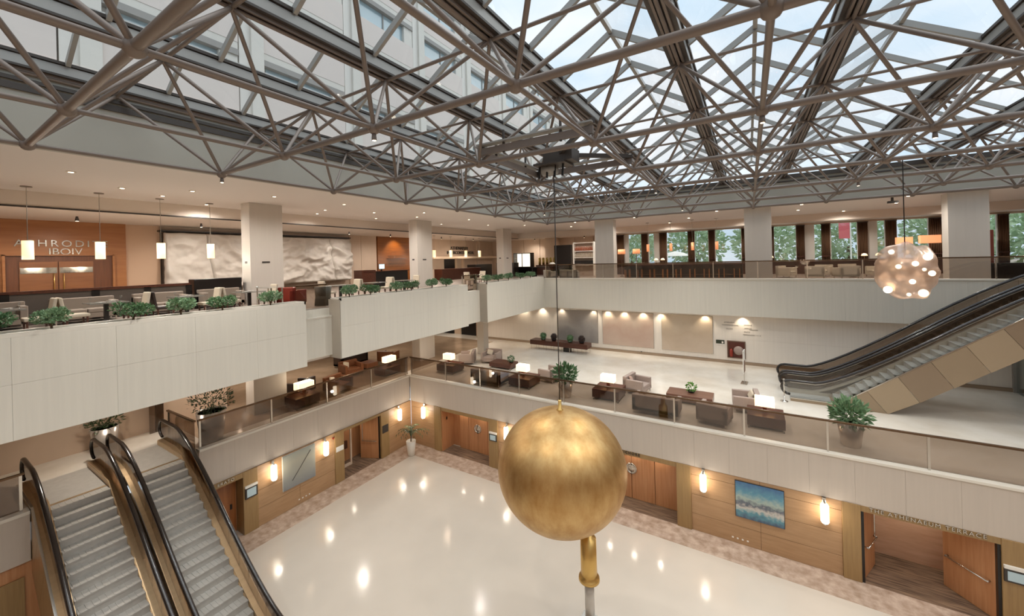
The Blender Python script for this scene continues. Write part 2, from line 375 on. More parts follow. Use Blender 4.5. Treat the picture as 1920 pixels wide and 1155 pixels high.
B(-14.8, -13.75, 19.38, 19.41, 7.03, 9.4).build('return_panel', mat('grey_marble_return', '#b3aa9c'), ft)
frr = struct('wall_right_terrace', B(-13.78, 18, 27.23, 27.4, 7.05, 9.25), marble, 'white marble fascia of the right terrace')
panels('y', frr, 27.23, -1, -13.78, 18, 0, 0, 2.35, (7.05, 9.26), marble)
B(-13.78, 18, 27.15, 27.5, 9.26, 9.33).build('coping', kerb, frr)
# planter troughs on the left terrace edge
for i, (xf, y0, y1) in enumerate(((-14.2, -7, 8.3), (-14.05, 9.62, 17.9), (-13.75, 19.4, 27.2))):
    t = struct('trim_%d' % (i+1), MB().box(xf-.08, xf, y0, y1, 9.36, 9.46).box(xf-.72, xf-.64, y0, y1, 9.1, 9.46).box(xf-.72, xf, y0, y0+.06, 9.36, 9.46).box(xf-.72, xf, y1-.06, y1, 9.36, 9.46), kerb, 'stone planter rim along the left terrace edge')
    B(xf-.64, xf-.08, y0+.06, y1-.06, 9.2, 9.40).build('planting_soil', mat('planter_gravel', '#a59b8c', .9, col2='#6b6152', nscale=12), t)
# ---- columns (terrace and mezzanine)
colm = mat('column_stone', '#d1c9bf', .5, var=.05, scale=(6, 6, .3), nscale=1)
for k, y in enumerate((8.9, 19.45, 30.5)):
    c = struct('wall_column_%d' % (k+1), B(-20.35, -19.6, y, y+1.48, UZ, CZ), colm, 'square stone column on the left terrace', bevel=.01)
    B(-20.36, -20.32, y-.012, y, UZ, CZ).build('corner_strip', paint, c)
    if k < 2: B(-20.35, -19.6, y, y+1.48, MZ, 7.03).build('lower_shaft', colm, c)
    B(-19.6, -19.59, y+.5, y+.85, 10.98, 11.06).build('grille', darkgrey, c)
    B(-20.1, -19.9, y-.01, y, 10.98, 11.08).build('grille', darkgrey, c)
for k, x in enumerate((-10.5, -.22, 9.15)):
    struct('wall_column_%d' % (k+4), B(x, x+1.5, 29.95, 30.75, UZ, CZ), colm, 'square stone column behind the right terrace rail', bevel=.01)
struct('wall_column_7', B(-17.3, -16.7, 23.0, 23.6, MZ, 7.03), colm, 'slim column under the terrace corner', bevel=.01)
# ---- terrace ceilings
cl = struct('ceiling', MB().box(-22.4, -14.37, -7, 38, CZ, CZ+.3).box(-14.37, 18, 29.42, 38, CZ, CZ+.3), paint, 'pale warm ceiling of the terrace around the skylight')
MB().box(-28.3, -22.4, -7, 38, 13.22, CZ+.2).box(-28.3, 18, 38, 41, 13.22, CZ+.2).build('lower_ceiling', paint_low, cl)
MB().box(-22.43, -22.37, -7, 38, 13.2, 13.26).build('shadow_gap', darkgrey, cl)
wu = struct('wall_left_upstand', B(-14.6, -14.35, -7, 29.6, CZ-.01, 15.62), wall_grey, 'grey upstand wall between terrace ceiling and skylight')
MB().box(-14.4, -14.3, -7, 29.4, 15.05, 15.2).box(-14.42, -14.28, -7, 29.4, 15.26, 15.35).build('rail_trim', steel_dark, wu)
wu2 = struct('wall_right_upstand', B(-14.35, 18, 29.4, 29.65, CZ-.01, 15.5), wall_grey, 'grey upstand wall above the right terrace')
MB().box(-14.4, 18, 29.3, 29.45, 15.42, 15.66).box(-14.4, 18, 29.34, 29.45, 15.2, 15.28).build('rail_trim', steel_dark, wu2)
# ---- outer enclosure behind the viewer and at the far right
struct('wall_front', B(-30, 18, -7.3, -7, 0, 15.3), wall_beige, 'pale wall behind the viewer')
struct('wall_far_right', MB().box(16, 16.3, -7, 22, 0, 15.3).box(18, 18.3, 22, 41, MZ, 15.3), wall_beige, 'pale wall closing the right end')
gp = struct('window_2', MB().box(10.6, 10.66, 24, 27.9, MZ, 7), glass('frosted_partition', (.62, .68, .68), .2, .2), 'grey glass partition under the right escalators')
B(10.5, 10.76, 27.8, 27.92, MZ, 7).build('partition_post', steel_grey, gp)
# ---- terrace back walls
tw = struct('wall_left_terrace_back', B(-28.3, -28, -7, 41, UZ, 13.3), wall_beige, 'beige back wall of the left terrace')
B(-28.0, -27.9, 6.72, 8.1, UZ, 13.22).build('beige_panel', mat('beige_panel_smooth', '#c9a98e', .7), tw)
for y0, y1 in ((20.1, 21.2), (21.22, 22.8), (26.6, 29), (29.02, 33), (37.5, 41)): B(-28, -27.93, y0, y1, UZ, 13.22).build('stone_panel', wall_beige, tw)
tb = struct('wall_far_terrace', B(-28, -12.3, 40.8, 41, UZ, 13.3), wall_beige, 'pale stone clad wall at the far end of the terrace')
for i in range(7): B(-27.6+i*2.2, -25.46+i*2.2, 40.72, 40.8, UZ, 13.22).build('stone_panel', wall_beige, tb)
B(-19.8, -18.4, 39.6, 40.8, UZ, 13.22).build('stone_pier', wall_beige, tb)
# ================================================================ SKYLIGHT, SPACE FRAME, TOWER
FM, FJ, FX, FY, FZ, FT = 3.24, 3.463, -12.69, 1.62, 13.47, 15.48
def bn(i, j): return Vector((FX+i*FM, FY+j*FJ, FZ))
def tn(i, j): return Vector((FX+i*FM, FY+j*FJ, FT))
I1, J0, J1 = 9, -2, 7
sf = thing('space_frame', 'grey brown tubular steel space frame spanning the whole skylight', 'space frame', (0, 0, FZ))
def unit_tube(n=8):
    return MB().tube([(0,0,0),(0,0,1)], 1, n, False)
TUBES = {k: unit_tube().mesh('tube', steel, True) for k in ('chord', 'diagonal')}
def member(name, a, b, r):
    if not (inview(a) or inview(b) or inview((a+b)/2)): return
    o = bpy.data.objects.new(name, TUBES[name]); COL.objects.link(o); o.parent = sf
    d = b-a; o.location = a-Vector((0,0,FZ)); o.rotation_mode = 'QUATERNION'; o.rotation_quaternion = d.to_track_quat('Z', 'Y'); o.scale = (r, r, d.length)
nodem = MB().ball((0,0,0), 1, 12, 8).mesh('node', steel, True)
def node(p, r):
    if not inview(p): return
    o = bpy.data.objects.new('node', nodem); COL.objects.link(o); o.parent = sf; o.location = p-Vector((0,0,FZ)); o.scale = (r, r, r)
for i in range(I1+1):
    for j in range(J0, J1+1):
        p = bn(i, j); node(p, .125)
        if i < I1: member('chord', p, bn(i+1, j), .066)
        if j < J1: member('chord', p, bn(i, j+1), .046)
        for a in (-.5, .5):
            for c in (-.5, .5): member('diagonal', p, tn(i+a, j+c), .042)
for i in range(I1+2):
    for j in range(J0, J1+2):
        p = tn(i-.5, j-.5); node(p, .085)
        if i <= I1: member('chord', p, tn(i+.5, j-.5), .042)
        if j <= J1: member('chord', p, tn(i-.5, j+.5), .042)

# ---- glazed ridge and valley roof
sk = struct('window_1', label='ridge and furrow glass skylight over the atrium')
ZV, ZR = 15.86, 16.75
YA, YB = -7., 29.5
for i in range(I1+2):
    x = FX+(i-.5)*FM
    if i == 0: x = -14.38
    # valley beam: dark web, grey gutter sides, twin rails below
    MB().box(x-.16, x+.16, YA, YB, 15.62, 15.86).build('valley_beam', steel_grey, sk)
    MB().box(x-.2, x-.16, YA, YB, 15.62, 15.84).box(x+.16, x+.2, YA, YB, 15.62, 15.84).build('beam_web', steel_grey, sk)
    MB().box(x-.24, x-.14, YA, YB, 15.86, 15.93).box(x+.14, x+.24, YA, YB, 15.86, 15.93).box(x-.22, x+.22, YA, YB, 15.57, 15.62).build('beam_flange', steel_dark, sk)
    MB().box(x-.12, x-.07, YA, YB, 15.5, 15.6).box(x+.07, x+.12, YA, YB, 15.5, 15.6).build('beam_rail', steel, sk)
    if i <= I1:
        xr = FX+i*FM
        B(xr-.05, xr+.05, YA, YB, ZR-.06, ZR+.06).build('ridge_bar', steel_grey, sk)
barm = {}; panem = {}
NB = 19; DB = (YB-YA)/NB
for i in range(I1+1):
    xr = FX+i*FM
    for sgn in (-1, 1):
        xv = xr+sgn*(FM/2-.2)
        for k in range(NB+1):
            y = YB-.15-k*DB
            if not (inview((xr, y, ZR), 300) or inview((xv, y, ZV), 300)): continue
            if sgn not in barm:
                barm[sgn] = MB().beam((sgn*(FM/2-.2), 0, ZV+.02), (0, 0, ZR), .085, .15).mesh('glazing_bar', steel_grey)
                h = .04
                panem[sgn] = MB().add([(sgn*(FM/2-.2), -DB, ZV+.1), (sgn*(FM/2-.2), 0, ZV+.1), (sgn*.03, 0, ZR+.08), (sgn*.03, -DB, ZR+.08)], [(0, 1, 2, 3)]).mesh('glass_pane', pane)
            obj('glazing_bar', barm[sgn], sk, 0, (xr, y, 0))
            if k < NB: obj('glass_pane', panem[sgn], sk, 0, (xr, y, 0))
# gable end walls of the ridges
for i in range(I1+1):
    xr = FX+i*FM
    MB().prism([(xr-FM/2+.2, 15.35), (xr+FM/2-.2, 15.35), (xr+FM/2-.2, ZV+.1), (xr, ZR+.1), (xr-FM/2+.2, ZV+.1)], 'y', 29.5, 29.6).build('gable_end', pane, sk)
# ---- maintenance gantry with winch that carries the sphere's cable
gx0, gx1, gy0, gy1 = FX+2*FM, FX+3*FM, FY+2*FJ, FY+3*FJ
WX, WY = -4.88, 10.46
ga = thing('maintenance_gantry', 'dark steel winch gantry hung in one bay of the space frame', 'gantry', (0, 0, 0))
for a, b in (((gx0, gy0), (gx1, gy0)), ((gx0, gy1), (gx1, gy1)), ((gx0, gy0), (gx0, gy1))):
    MB().beam((*a, FZ+.28), (*b, FZ+.28), .08, .18).build('gantry_beam', steel, ga)
    MB().beam((*a, FZ+.46), (*b, FZ+.46), .24, .04).build('walkway_plate', steel_grey, ga)
for t in (.25, .75):
    MB().beam((gx0+FM*t, gy0, FZ+.16), (gx0+FM*t, gy0, FZ+.75), .05, .05).build('hanger', steel_dark, ga)
    MB().beam((gx0, gy0+FJ*t, FZ+.16), (gx0, gy0+FJ*t, FZ+.75), .05, .05).build('hanger', steel_dark, ga)
MB().beam((gx0, gy1, FZ+.30), (gx1, gy0, FZ+.50), .10, .12).build('winch_arm', steel_dark, ga)
MB().beam((WX, WY, FZ+.42), (gx1, gy1, FZ+.42), .10, .12).build('winch_arm', steel_dark, ga)
MB().box(WX-.5, WX+.5, WY-.35, WY+.35, FZ+.1, FZ+.16).box(WX-.2, WX+.7, WY-.28, WY+.3, FZ+.16, FZ+.5).build('winch_box', steel_dark, ga)
MB().tube([(WX-.35, WY, FZ), (WX+.1, WY, FZ)], .16, 14).build('winch_drum', steel_grey, ga, True)
for k in range(4): MB().tube([(WX-.4+.25*k, WY-.1, FZ+.1), (WX-.42+.25*k, WY-.12, FZ-.25)], .035, 6).build('bracket', black, ga)

# ---- hotel tower seen through the left glazing
tw_ = thing('hotel_tower', 'pale hotel tower with recessed window bays beyond the left skylight', 'building', (-20, 0, 16))
def tl(mb, name, m): return mb.build(name, m, tw_, loc=(20, 0, -16))
tl(B(-23, -20.3, -12, 46, 14.2, 32.2), 'wall', facade)
LINT = [20.91, 24.21, 27.5, 30.8]
for k in range(-2, 8):
    y = 4.04+k*5.56
    tl(B(-20.3, -19.9, y-.28, y+.28, 14.2, 32.2), 'pilaster', facade)
    tl(B(-20.3, -20.05, y-.75, y-.28, 14.2, 32.2), 'pilaster_return', mat('facade_return_tone', '#cfcac2', .8))  # return strip beside the pilaster, in a second facade tone
    for z in LINT:
        tl(B(-20.3, -20.0, y+.3, y+4.75, z-2.95, z-1.45), 'spandrel', facade_pink)
        tl(B(-20.3, -19.96, y+.3, y+4.75, z-.28, z), 'lintel', facade_grey)  # lintel box coloured grey for the shadow at the window head
        tl(B(-20.3, -20.02, y+.3, y+4.75, z, z+.36), 'lintel_band', facade)
        w_ = tl(B(-20.32, -20.26, y+.5, y+4.0, z-1.45, z-.28), 'window', win_glass)
        MB().box(-20.26, -20.2, y+2.3, y+2.38, z-1.45, z-.28).build('mullion', facade_grey, w_)
        tl(B(-20.3, -20.05, y+4.0, y+4.75, z-1.45, z-.28), 'window_reveal', facade)
tl(B(-23, -19.8, -12, 46, 32.2, 32.9), 'cornice', facade)

# ================================================================ BALUSTRADES
def balustrade(name, label, pts, z0, z1, posts, gm, pm=chrome, cap=bronze, post_w=.06, twin=False):
    """straight glass balustrade from pts[0] to pts[1]; posts = distances along it"""
    a, b = Vector((*pts[0], 0)), Vector((*pts[1], 0)); d = (b-a).normalized(); L = (b-a).length
    t = thing(name, label, 'balustrade', (a.x, a.y, z0), math.atan2(d.y, d.x))
    h = z1-z0
    MB().box(0, L, -.045, .045, h-.06, h).build('handrail', cap, t, bevel=.01)
    ps = sorted(posts)
    pmesh = B(-post_w/2, post_w/2, -.03, .03, 0, h-.06).mesh('post', pm)
    for s in ps:
        if twin:
            obj('post', pmesh, t, 0, (s-.07, 0, 0)); obj('post', pmesh, t, 0, (s+.07, 0, 0))
        else: obj('post', pmesh, t, 0, (s, 0, 0))
    ed = [0]+ps+[L]
    for i in range(len(ed)-1):
        if ed[i+1]-ed[i] > .15: B(ed[i]+.03, ed[i+1]-.03, -.006, .006, .03, h-.06).build('glass_panel', gm, t)
    return t
balustrade('glass_balustrade', 'bronze glass balustrade with steel posts along the right balcony', ((-17.72, 16.72), (16, 16.72)), 4.04, 5.12, [.12]+[2.85+2.43*k for k in range(13)], bal)
balustrade('glass_balustrade', 'bronze glass balustrade along the left balcony beside the escalators', ((-17.78, 6.12), (-17.78, 16.6)), 4.04, 5.12, [.06, 2.62, 5.2, 7.8, 10.3], bal)
balustrade('glass_balustrade', 'short glass balustrade left of the escalators', ((-17.78, -7), (-17.78, 2.05)), 4.04, 5.12, [4.4, 6.7, 8.98], bal)
balustrade('glass_balustrade', 'long glass balustrade on the right terrace edge', ((-13.7, 27.32), (18, 27.32)), 9.33, 10.4, [.06]+[2.33+2.36*k for k in range(13)], bal_up, post_w=.05)
balustrade('glass_balustrade', 'small glass guard in the gap between the left planters', ((-14.95, 8.3), (-14.95, 9.62)), 9.06, 10.05, [], bal_up)
balustrade('glass_balustrade', 'small glass guard in the far gap between the left planters', ((-14.5, 17.9), (-14.5, 19.4)), 9.0, 10.0, [.05, 1.45], bal_up)
balustrade('glass_balustrade', 'glass guard at the head of the left escalators', ((-20.3, 6.0), (-17.85, 6.06)), 3.95, 5.1, [.1], bal)

# ================================================================ ESCALATORS
clad_b = mat('beige_cladding_pale', '#ab977d', .42, .15); clad_c = mat('beige_cladding_deep', '#94806a', .42, .15)
def smooth2(pts, n=3):
    for _ in range(n):
        q = [pts[0]]
        for a, b in zip(pts[:-1], pts[1:]):
            q += [(a[0]*.75+b[0]*.25, a[1]*.75+b[1]*.25), (a[0]*.25+b[0]*.75, a[1]*.25+b[1]*.75)]
        pts = q+[pts[-1]]
    return pts
def escalator(label, x0, z0, x1, z1, y0, y1, lend, deckm, glassm, cladm, cladside, rail_h=.9, under=1.5, group=None, open_near=False):
    """step line from (x0,z0) to (x1,z1), running in +x; lend = landing lengths (at x0, at x1)"""
    t = thing('escalator', label, 'escalator', (x0, (y0+y1)/2, min(z0, z1)), 0, group)
    off = (-x0, -(y0+y1)/2, -min(z0, z1))
    def bl(mb, name, m, smooth=False, parent=t, bevel=0): return mb.build(name, m, parent, smooth, bevel, off)
    path = [(x0-lend[0], z0), (x0, z0), (x1, z1), (x1+lend[1], z1)]
    up = lambda pts, h: [(p[0], p[1]+h) for p in pts]
    sp = smooth2(path)
    iw = .30                                            # deck + balustrade zone on each side
    # steps
    L = math.hypot(x1-x0, z1-z0); rise = .2; n = int(abs(z1-z0)/rise); dx = (x1-x0)/n; s = 1 if z1 > z0 else -1
    bx = abs(dx)
    stm = MB()
    stm.box(0, bx+.02, y0+iw, y1-iw, -.04, 0); stm.box((0 if s > 0 else bx), (.03 if s > 0 else bx-.03), y0+iw, y1-iw, -.24, -.02)
    for k in range(9): stm.box(0, bx, y0+iw+.04+k*(y1-y0-2*iw-.08)/9, y0+iw+.07+k*(y1-y0-2*iw-.08)/9, 0, .008)
    me = stm.mesh('step', stepm)
    for k in range(n):
        xx = x0+k*dx; zz = z0+s*rise*(k+(1 if s > 0 else 0))
        obj('step', me, t, 0, (xx+off[0], off[1], zz+off[2]))
    bl(MB().strip(up(path, -.5), up(path, -.30), 'y', y0+iw, y1-iw), 'step_bed', black)
    # landing plates
    for a, b, z in ((x0-lend[0], x0, z0), (x1, x1+lend[1], z1)):
        bl(B(a, b, y0+iw, y1-iw, z-.05, z+.006), 'landing_plate', stepm)
    for a, z in ((x0-.12, z0), (x1+.02, z1)): bl(B(a, a+.1, y0+iw, y1-iw, z, z+.012), 'comb_plate', goldm)
    glass0 = glassm
    for ya, yb, yr, inner in ((y0, y0+iw, y0+.13, 1), (y1-iw, y1, y1-.13, -1)):
        glassm = glass0
        if open_near and inner > 0:
            glassm = clearg; bl(MB().strip(up(sp, -.1), up(sp, .19), 'y', yr-.012, yr+.012), 'lower_glass', glassm)
        else:
          # skirt and deck
          bl(MB().strip(up(path, -.34), up(path, .16), 'y', (yb-.03 if inner > 0 else ya), (yb if inner > 0 else ya+.03)), 'skirt_panel', deckm)
          bl(MB().strip(up(sp, .10), up(sp, .19), 'y', ya+.01, yb-.01), 'deck_cover', deckm)
        # balustrade glass with rounded newels
        top = up(sp, rail_h); low = up(sp, .19)
        bl(MB().strip(low, up(sp, rail_h-.04), 'y', yr-.012, yr+.012), 'balustrade_panel', glassm)
        r = (rail_h-.26)/2
        def newel(p, d):
            return [(p[0]+d*r*math.sin(a), p[1]+rail_h-r+r*math.cos(a)) for a in [math.pi*k/8 for k in range(1, 9)]]
        c0 = newel(path[0], -1)[::-1]; c1 = newel(path[-1], 1)
        rp = c0+top+c1
        bl(MB().prism([(path[0][0], path[0][1]+rail_h-2*r)]+c0+[(path[0][0], path[0][1]+rail_h)], 'y', yr-.012, yr+.012), 'newel_panel', glassm)
        bl(MB().prism([(path[-1][0], path[-1][1]+rail_h)]+c1, 'y', yr-.012, yr+.012), 'newel_panel', glassm)
        bl(MB().tube([(p[0], yr, p[1]) for p in rp], .06, 8), 'handrail', rubber, True)
        bl(MB().tube([(p[0], yr, p[1]-.055) for p in top], .03, 6), 'handrail_track', chrome, True)
    # outer cladding: separate panels along the given sides, soffit beneath
    low = [(path[0][0], z0-.02), (x0, z0-.02), (x1, z1-.02), (path[-1][0], z1-.02)]
    m = 7
    for side in cladside:
        yy0, yy1 = (y0-.03, y0) if side < 0 else (y1, y1+.03)
        for k in range(m):
            ta, tb = k/m, (k+1)/m
            xa, xb = x0+(x1-x0)*ta, x0+(x1-x0)*tb; za, zb = z0+(z1-z0)*ta, z0+(z1-z0)*tb
            nx = -(z1-z0)/L*under; nz_ = (x1-x0)/L*under
            q = [(xa+.008, za+.12), (xb-.008, zb+.12), (xb-.008-nx, zb-nz_), (xa+.008-nx, za-nz_)]
            q = [(a, max(c, min(z0, z1)-.01)) for a, c in q]
            bl(MB().prism(q, 'y', yy0, yy1), 'cladding_panel', cladm if cladm is not clad else (clad, clad_b, clad_c)[k % 3])
        bl(MB().prism([(path[0][0], z0-.02), (x0, z0-.02), (x0, z0+.12), (path[0][0], z0+.12)], 'y', yy0, yy1), 'cladding_panel', cladm)
        bl(MB().strip(up(path, .12), up(path, .17), 'y', yy0-.01, yy1+.01), 'cladding_trim', chrome)
    nx = -(z1-z0)/L*under; nz_ = (x1-x0)/L*under
    q = [(x0, z0-.5), (x1, z1-.5), (x1-nx, z1-nz_), (x0-nx, z0-nz_)]
    zm = min(z0, z1)
    q = [(a, max(c, zm-.02)) for a, c in q]
    bl(MB().prism(q, 'y', y0, y1), 'truss_soffit', cladm)
    return t
escalator('left descending escalator with gold sides at the lower left corner', -17.6, MZ, -12.0, .02, 2.17, 3.98, (2.3, 2.0), goldm, escg, goldm, (-1,))
escalator('inner descending escalator with gold sides beside the left balcony', -17.6, MZ, -12.0, .02, 4.12, 5.85, (2.3, 2.0), goldm, escg, goldm, (1,))
escalator('near escalator rising to the right terrace, beige cladding panels facing out', 3.2, MZ, 10.05, UZ, 22.0, 23.62, (1.7, 2.2), mat('grey_deck_metal', '#c3b7a6', .35, .6), escr, clad, (-1,), open_near=True, under=1.05)
escalator('far escalator rising to the right terrace beside the near one', 3.2, MZ, 10.05, UZ, 23.75, 25.4, (1.7, 2.2), mat('grey_deck_metal', '#a79a88'), escr, clad, (), under=1.05)
struct('floor_escalator_head', B(10.6, 18, 21.7, 27.3, 8.4, UZ), marble, 'landing at the head of the right escalators')
# ================================================================ GOLD SPHERE
SX, SY, SZ = WX, WY, 4.63
sp_ = thing('gold_sphere_sculpture', 'huge gold leaf sphere hanging on a cable above a gold capped pole', 'sculpture', (SX, SY, 0))
SR = 1.88
MB().ball((0, 0, SZ), SR, 64, 40, .91).build('sphere', gold, sp_, True)
MB().lathe([(.10, 0), (.10, .02), (.05, .05), (.05, .28), (.03, .3)], 14, (0, 0, SZ+SR*.91-.01)).build('cable_fitting', gold_fit, sp_, True)
MB().tube([(0, 0, SZ+SR*.91+.2), (0, 0, FZ)], .016, 6).build('cable', steel_dark, sp_, True)
px_, py_ = .63, .38
MB().lathe([(.12, SZ-SR*.91+.12), (.12, 2.55), (.23, 2.53), (.24, 1.5), (.20, 1.42), (.30, 1.38), (.31, 1.30), (.16, 1.24)][::-1], 24, (px_, py_, 0)).build('pole_cap', gold_fit, sp_, True)
MB().lathe([(.14, .02), (.14, 1.3)], 20, (px_, py_, 0)).build('pole', mat('grey_acrylic_pole', '#bcb6ae', .25, .3), sp_, True)
B(px_-.3, px_+.3, py_-.3, py_+.3, 0, .02).build('base_plate', chrome, sp_)

# ================================================================ GROUND FLOOR DETAILS
def sconce(label, wall, a, zt, zb):
    x, y, rz = (a, 16.6, 0) if wall == 'R' else (-17.6, a, math.pi/2)
    t = thing('wall_sconce', label, 'wall lamp', (x, y, zb), rz)
    h = zt-zb
    MB().lathe([(.09, 0), (.115, .05), (.115, h-.05), (.09, h)], 16, (0, -.16, 0)).build('glass_cylinder', sconcem, t, True)
    MB().box(-.05, .05, -.08, .0, h+.02, h+.16).box(-.03, .03, -.2, -.04, h, h+.05).build('bracket', chrome, t)
    MB().lathe([(.06, -.05), (.06, 0)], 12, (0, -.16, 0)).build('bottom_cap', chrome, t)
    lamp('POINT', (0, -.38, h*.5), 9, (1, .92, .8), .1, parent=t)
sconce('lit wall lamp right of the atrium corner, above the palm', 'R', -16.44, 2.35, 1.72)
sconce('lit wall lamp half hidden by the gold sphere, beside the first doorway', 'R', -10.7, 2.35, 1.72)
sconce('lit wall lamp left of the blue cityscape picture', 'R', -1.70, 2.35, 1.72)
sconce('lit wall lamp right of the blue cityscape picture', 'R', 1.98, 2.35, 1.72)
sconce('lit wall lamp left of the grey abstract picture', 'L', 8.62, 2.35, 1.72)
sconce('lit wall lamp right of the grey abstract picture', 'L', 11.0, 2.35, 1.72)
sconce('lit wall lamp between the open glass door and the atrium corner', 'L', 15.57, 2.35, 1.72)
# cityscape picture (flat print, soft bands)
def print_mat(name, stops, axis, lo, hi, nscale=3., warp=.15, mix=0.):
    m = bpy.data.materials.new(name); m.use_nodes = True; nt = m.node_tree; b = nt.nodes['Principled BSDF']; b.inputs['Roughness'].default_value = .35
    g = nt.nodes.new('ShaderNodeNewGeometry'); sx = nt.nodes.new('ShaderNodeSeparateXYZ'); nt.links.new(g.outputs['Position'], sx.inputs[0])
    mr = nt.nodes.new('ShaderNodeMapRange'); mr.inputs['From Min'].default_value = lo; mr.inputs['From Max'].default_value = hi; nt.links.new(sx.outputs[axis], mr.inputs['Value'])
    nz = nt.nodes.new('ShaderNodeTexNoise'); nz.inputs['Scale'].default_value = nscale; nz.inputs['Detail'].default_value = 6; nt.links.new(g.outputs['Position'], nz.inputs['Vector'])
    ma = nt.nodes.new('ShaderNodeMath'); ma.operation = 'MULTIPLY_ADD'; ma.inputs[1].default_value = warp; nt.links.new(nz.outputs['Fac'], ma.inputs[0]); nt.links.new(mr.outputs['Result'], ma.inputs[2])
    sb = nt.nodes.new('ShaderNodeMath'); sb.operation = 'SUBTRACT'; sb.inputs[1].default_value = warp/2; nt.links.new(ma.outputs[0], sb.inputs[0])
    rp = nt.nodes.new('ShaderNodeValToRGB'); el = rp.color_ramp.elements
    while len(el) < len(stops): el.new(.5)
    for e, (p, c) in zip(el, stops): e.position = p; e.color = (*lin(c), 1)
    nt.links.new(sb.outputs[0], rp.inputs['Fac']); nt.links.new(rp.outputs['Color'], b.inputs['Base Color'])
    return m
city = thing('framed_picture', 'blue cityscape photograph on the oak wall right of the sphere', 'picture', (.12, 16.6, 1.05))
cm = print_mat('cityscape_print', [(0, '#4a5a72'), (.18, '#5f93a0'), (.3, '#c9c4bb'), (.42, '#5b6270'), (.55, '#a8b7ad'), (.75, '#5f93a8'), (1, '#4a6f96')], 'Z', 1.05, 2.36, 7, .34)
B(-.74, .74, -.05, -.02, 0, 1.31).build('print', cm, city); B(-.76, .76, -.02, 0, -.02, 1.33).build('backing', darkgrey, city)
ab = thing('framed_picture', 'pale grey blue abstract with one diagonal line on the left wall', 'picture', (-17.6, 9.78, .95), math.pi/2)
B(-.73, .73, -.05, -.02, 0, 1.5).build('print', print_mat('abstract_print', [(0, '#83878a'), (.35, '#9c9c94'), (.7, '#aba898'), (1, '#979c94')], 'Z', .95, 2.45, 1.2, .5), ab)
MB().beam((-.35, -.053, .3), (.52, -.053, 1.32), .012, .03, (0, 1, 0)).build('diagonal_line', darkgrey, ab); B(-.75, .75, -.02, 0, -.02, 1.52).build('backing', whitep, ab)
# name signs beside the doors
def nsign(label, wall, a, z, w, h):
    x, y, rz = (a, 16.55, 0) if wall == 'R' else (-17.57, a, math.pi/2)
    t = thing('door_sign', label, 'sign', (x, y, z), rz)
    B(-w/2, w/2, -.05, 0, 0, h).build('frame', darkgrey, t, bevel=.006); B(-w/2+.06, w/2-.06, -.056, -.05, .05, h-.05).build('screen', screen, t)
    B(-w/2, w/2, -.06, 0, h+.01, h+.1).build('header', whitep, t)
nsign('framed screen sign on the pier left of the sphere', 'R', -11.57, 1.42, .46, .36)
nsign('framed screen sign at the right edge beside the open doors', 'R', 6.2, 1.36, .46, .36)
nsign('framed screen sign beside the orange door near the escalator', 'L', 7.78, 1.42, .46, .42)
tag(B(-.2, .2, -.02, 0, 0, .42).build('notice_plate', darkgrey, None, loc=(-17.57, 14.62, 1.36)), 'dark square plate between the glass door and the corner', 'sign').rotation_euler.z = math.pi/2
tag(B(-.2, .2, -.02, 0, 0, .24).build('notice_plate', paper, None, loc=(-17.57, 11.8, 1.55)), 'small white notice left of the open glass door', 'sign').rotation_euler.z = math.pi/2
tag(MB().lathe([(.05, 0), (.05, .04)], 12).build('fire_alarm', red, None, loc=(-17.61, 11.48, 2.3)), 'small red alarm disc on the left wall', 'alarm').rotation_euler = (0, math.pi/2, 0)
# sockets low on the wall
for k in range(4): tag(B(-.03, .03, -.012, 0, 0, .05).build('wall_socket', whitep, None, loc=(-.75+.16*k, 16.61, .16)), 'small white socket low on the wall below the cityscape', 'socket', 'sockets below the cityscape picture')
for k in range(4): tag(B(-.012, 0, -.03, .03, 0, .05).build('wall_socket', whitep, None, loc=(-17.6, 9.75+.16*k, .2)), 'small white socket low on the wall below the abstract picture', 'socket', 'sockets below the abstract picture')
# doors in the recesses
def double_door(name, label, x0, x1, leaves, y=17.45):
    d = struct(name, label=label); w_ = (x1-x0)/leaves
    for k in range(leaves):
        f = B(x0+k*w_+.01, x0+(k+1)*w_-.01, y, y+.05, .02, 2.4).build('door_leaf', wood_door, d)
    c = x0+w_*leaves/2
    med = MB().lathe([(.24, 0), (.24, .03), (.19, .035), (.19, .02), (.15, .02), (.14, .04), (.02, .045)], 24)
    o = med.build('round_medallion', mat('silver_medallion', '#d6d0c6', .25, .8), d, True, loc=(c, y, 1.35)); o.rotation_euler = (math.pi/2, 0, 0)
    B(c-.004, c+.004, y-.05, y, 1.1, 1.6).build('medallion_split', darkgrey, d)
double_door('door_1', 'cherry double doors with a round silver medallion left of the sphere', -14.55, -11.93, 4)
double_door('door_2', 'cherry double doors with a round silver medallion right of the sphere', -6.7, -2.7, 4)
B(-15.13, -15.1, 16.95, 17.02, 1.7, 1.85).build('handle_hole', black, wr)
d3 = struct('door_3', label='pair of open oak doors to the meeting room at lower right')
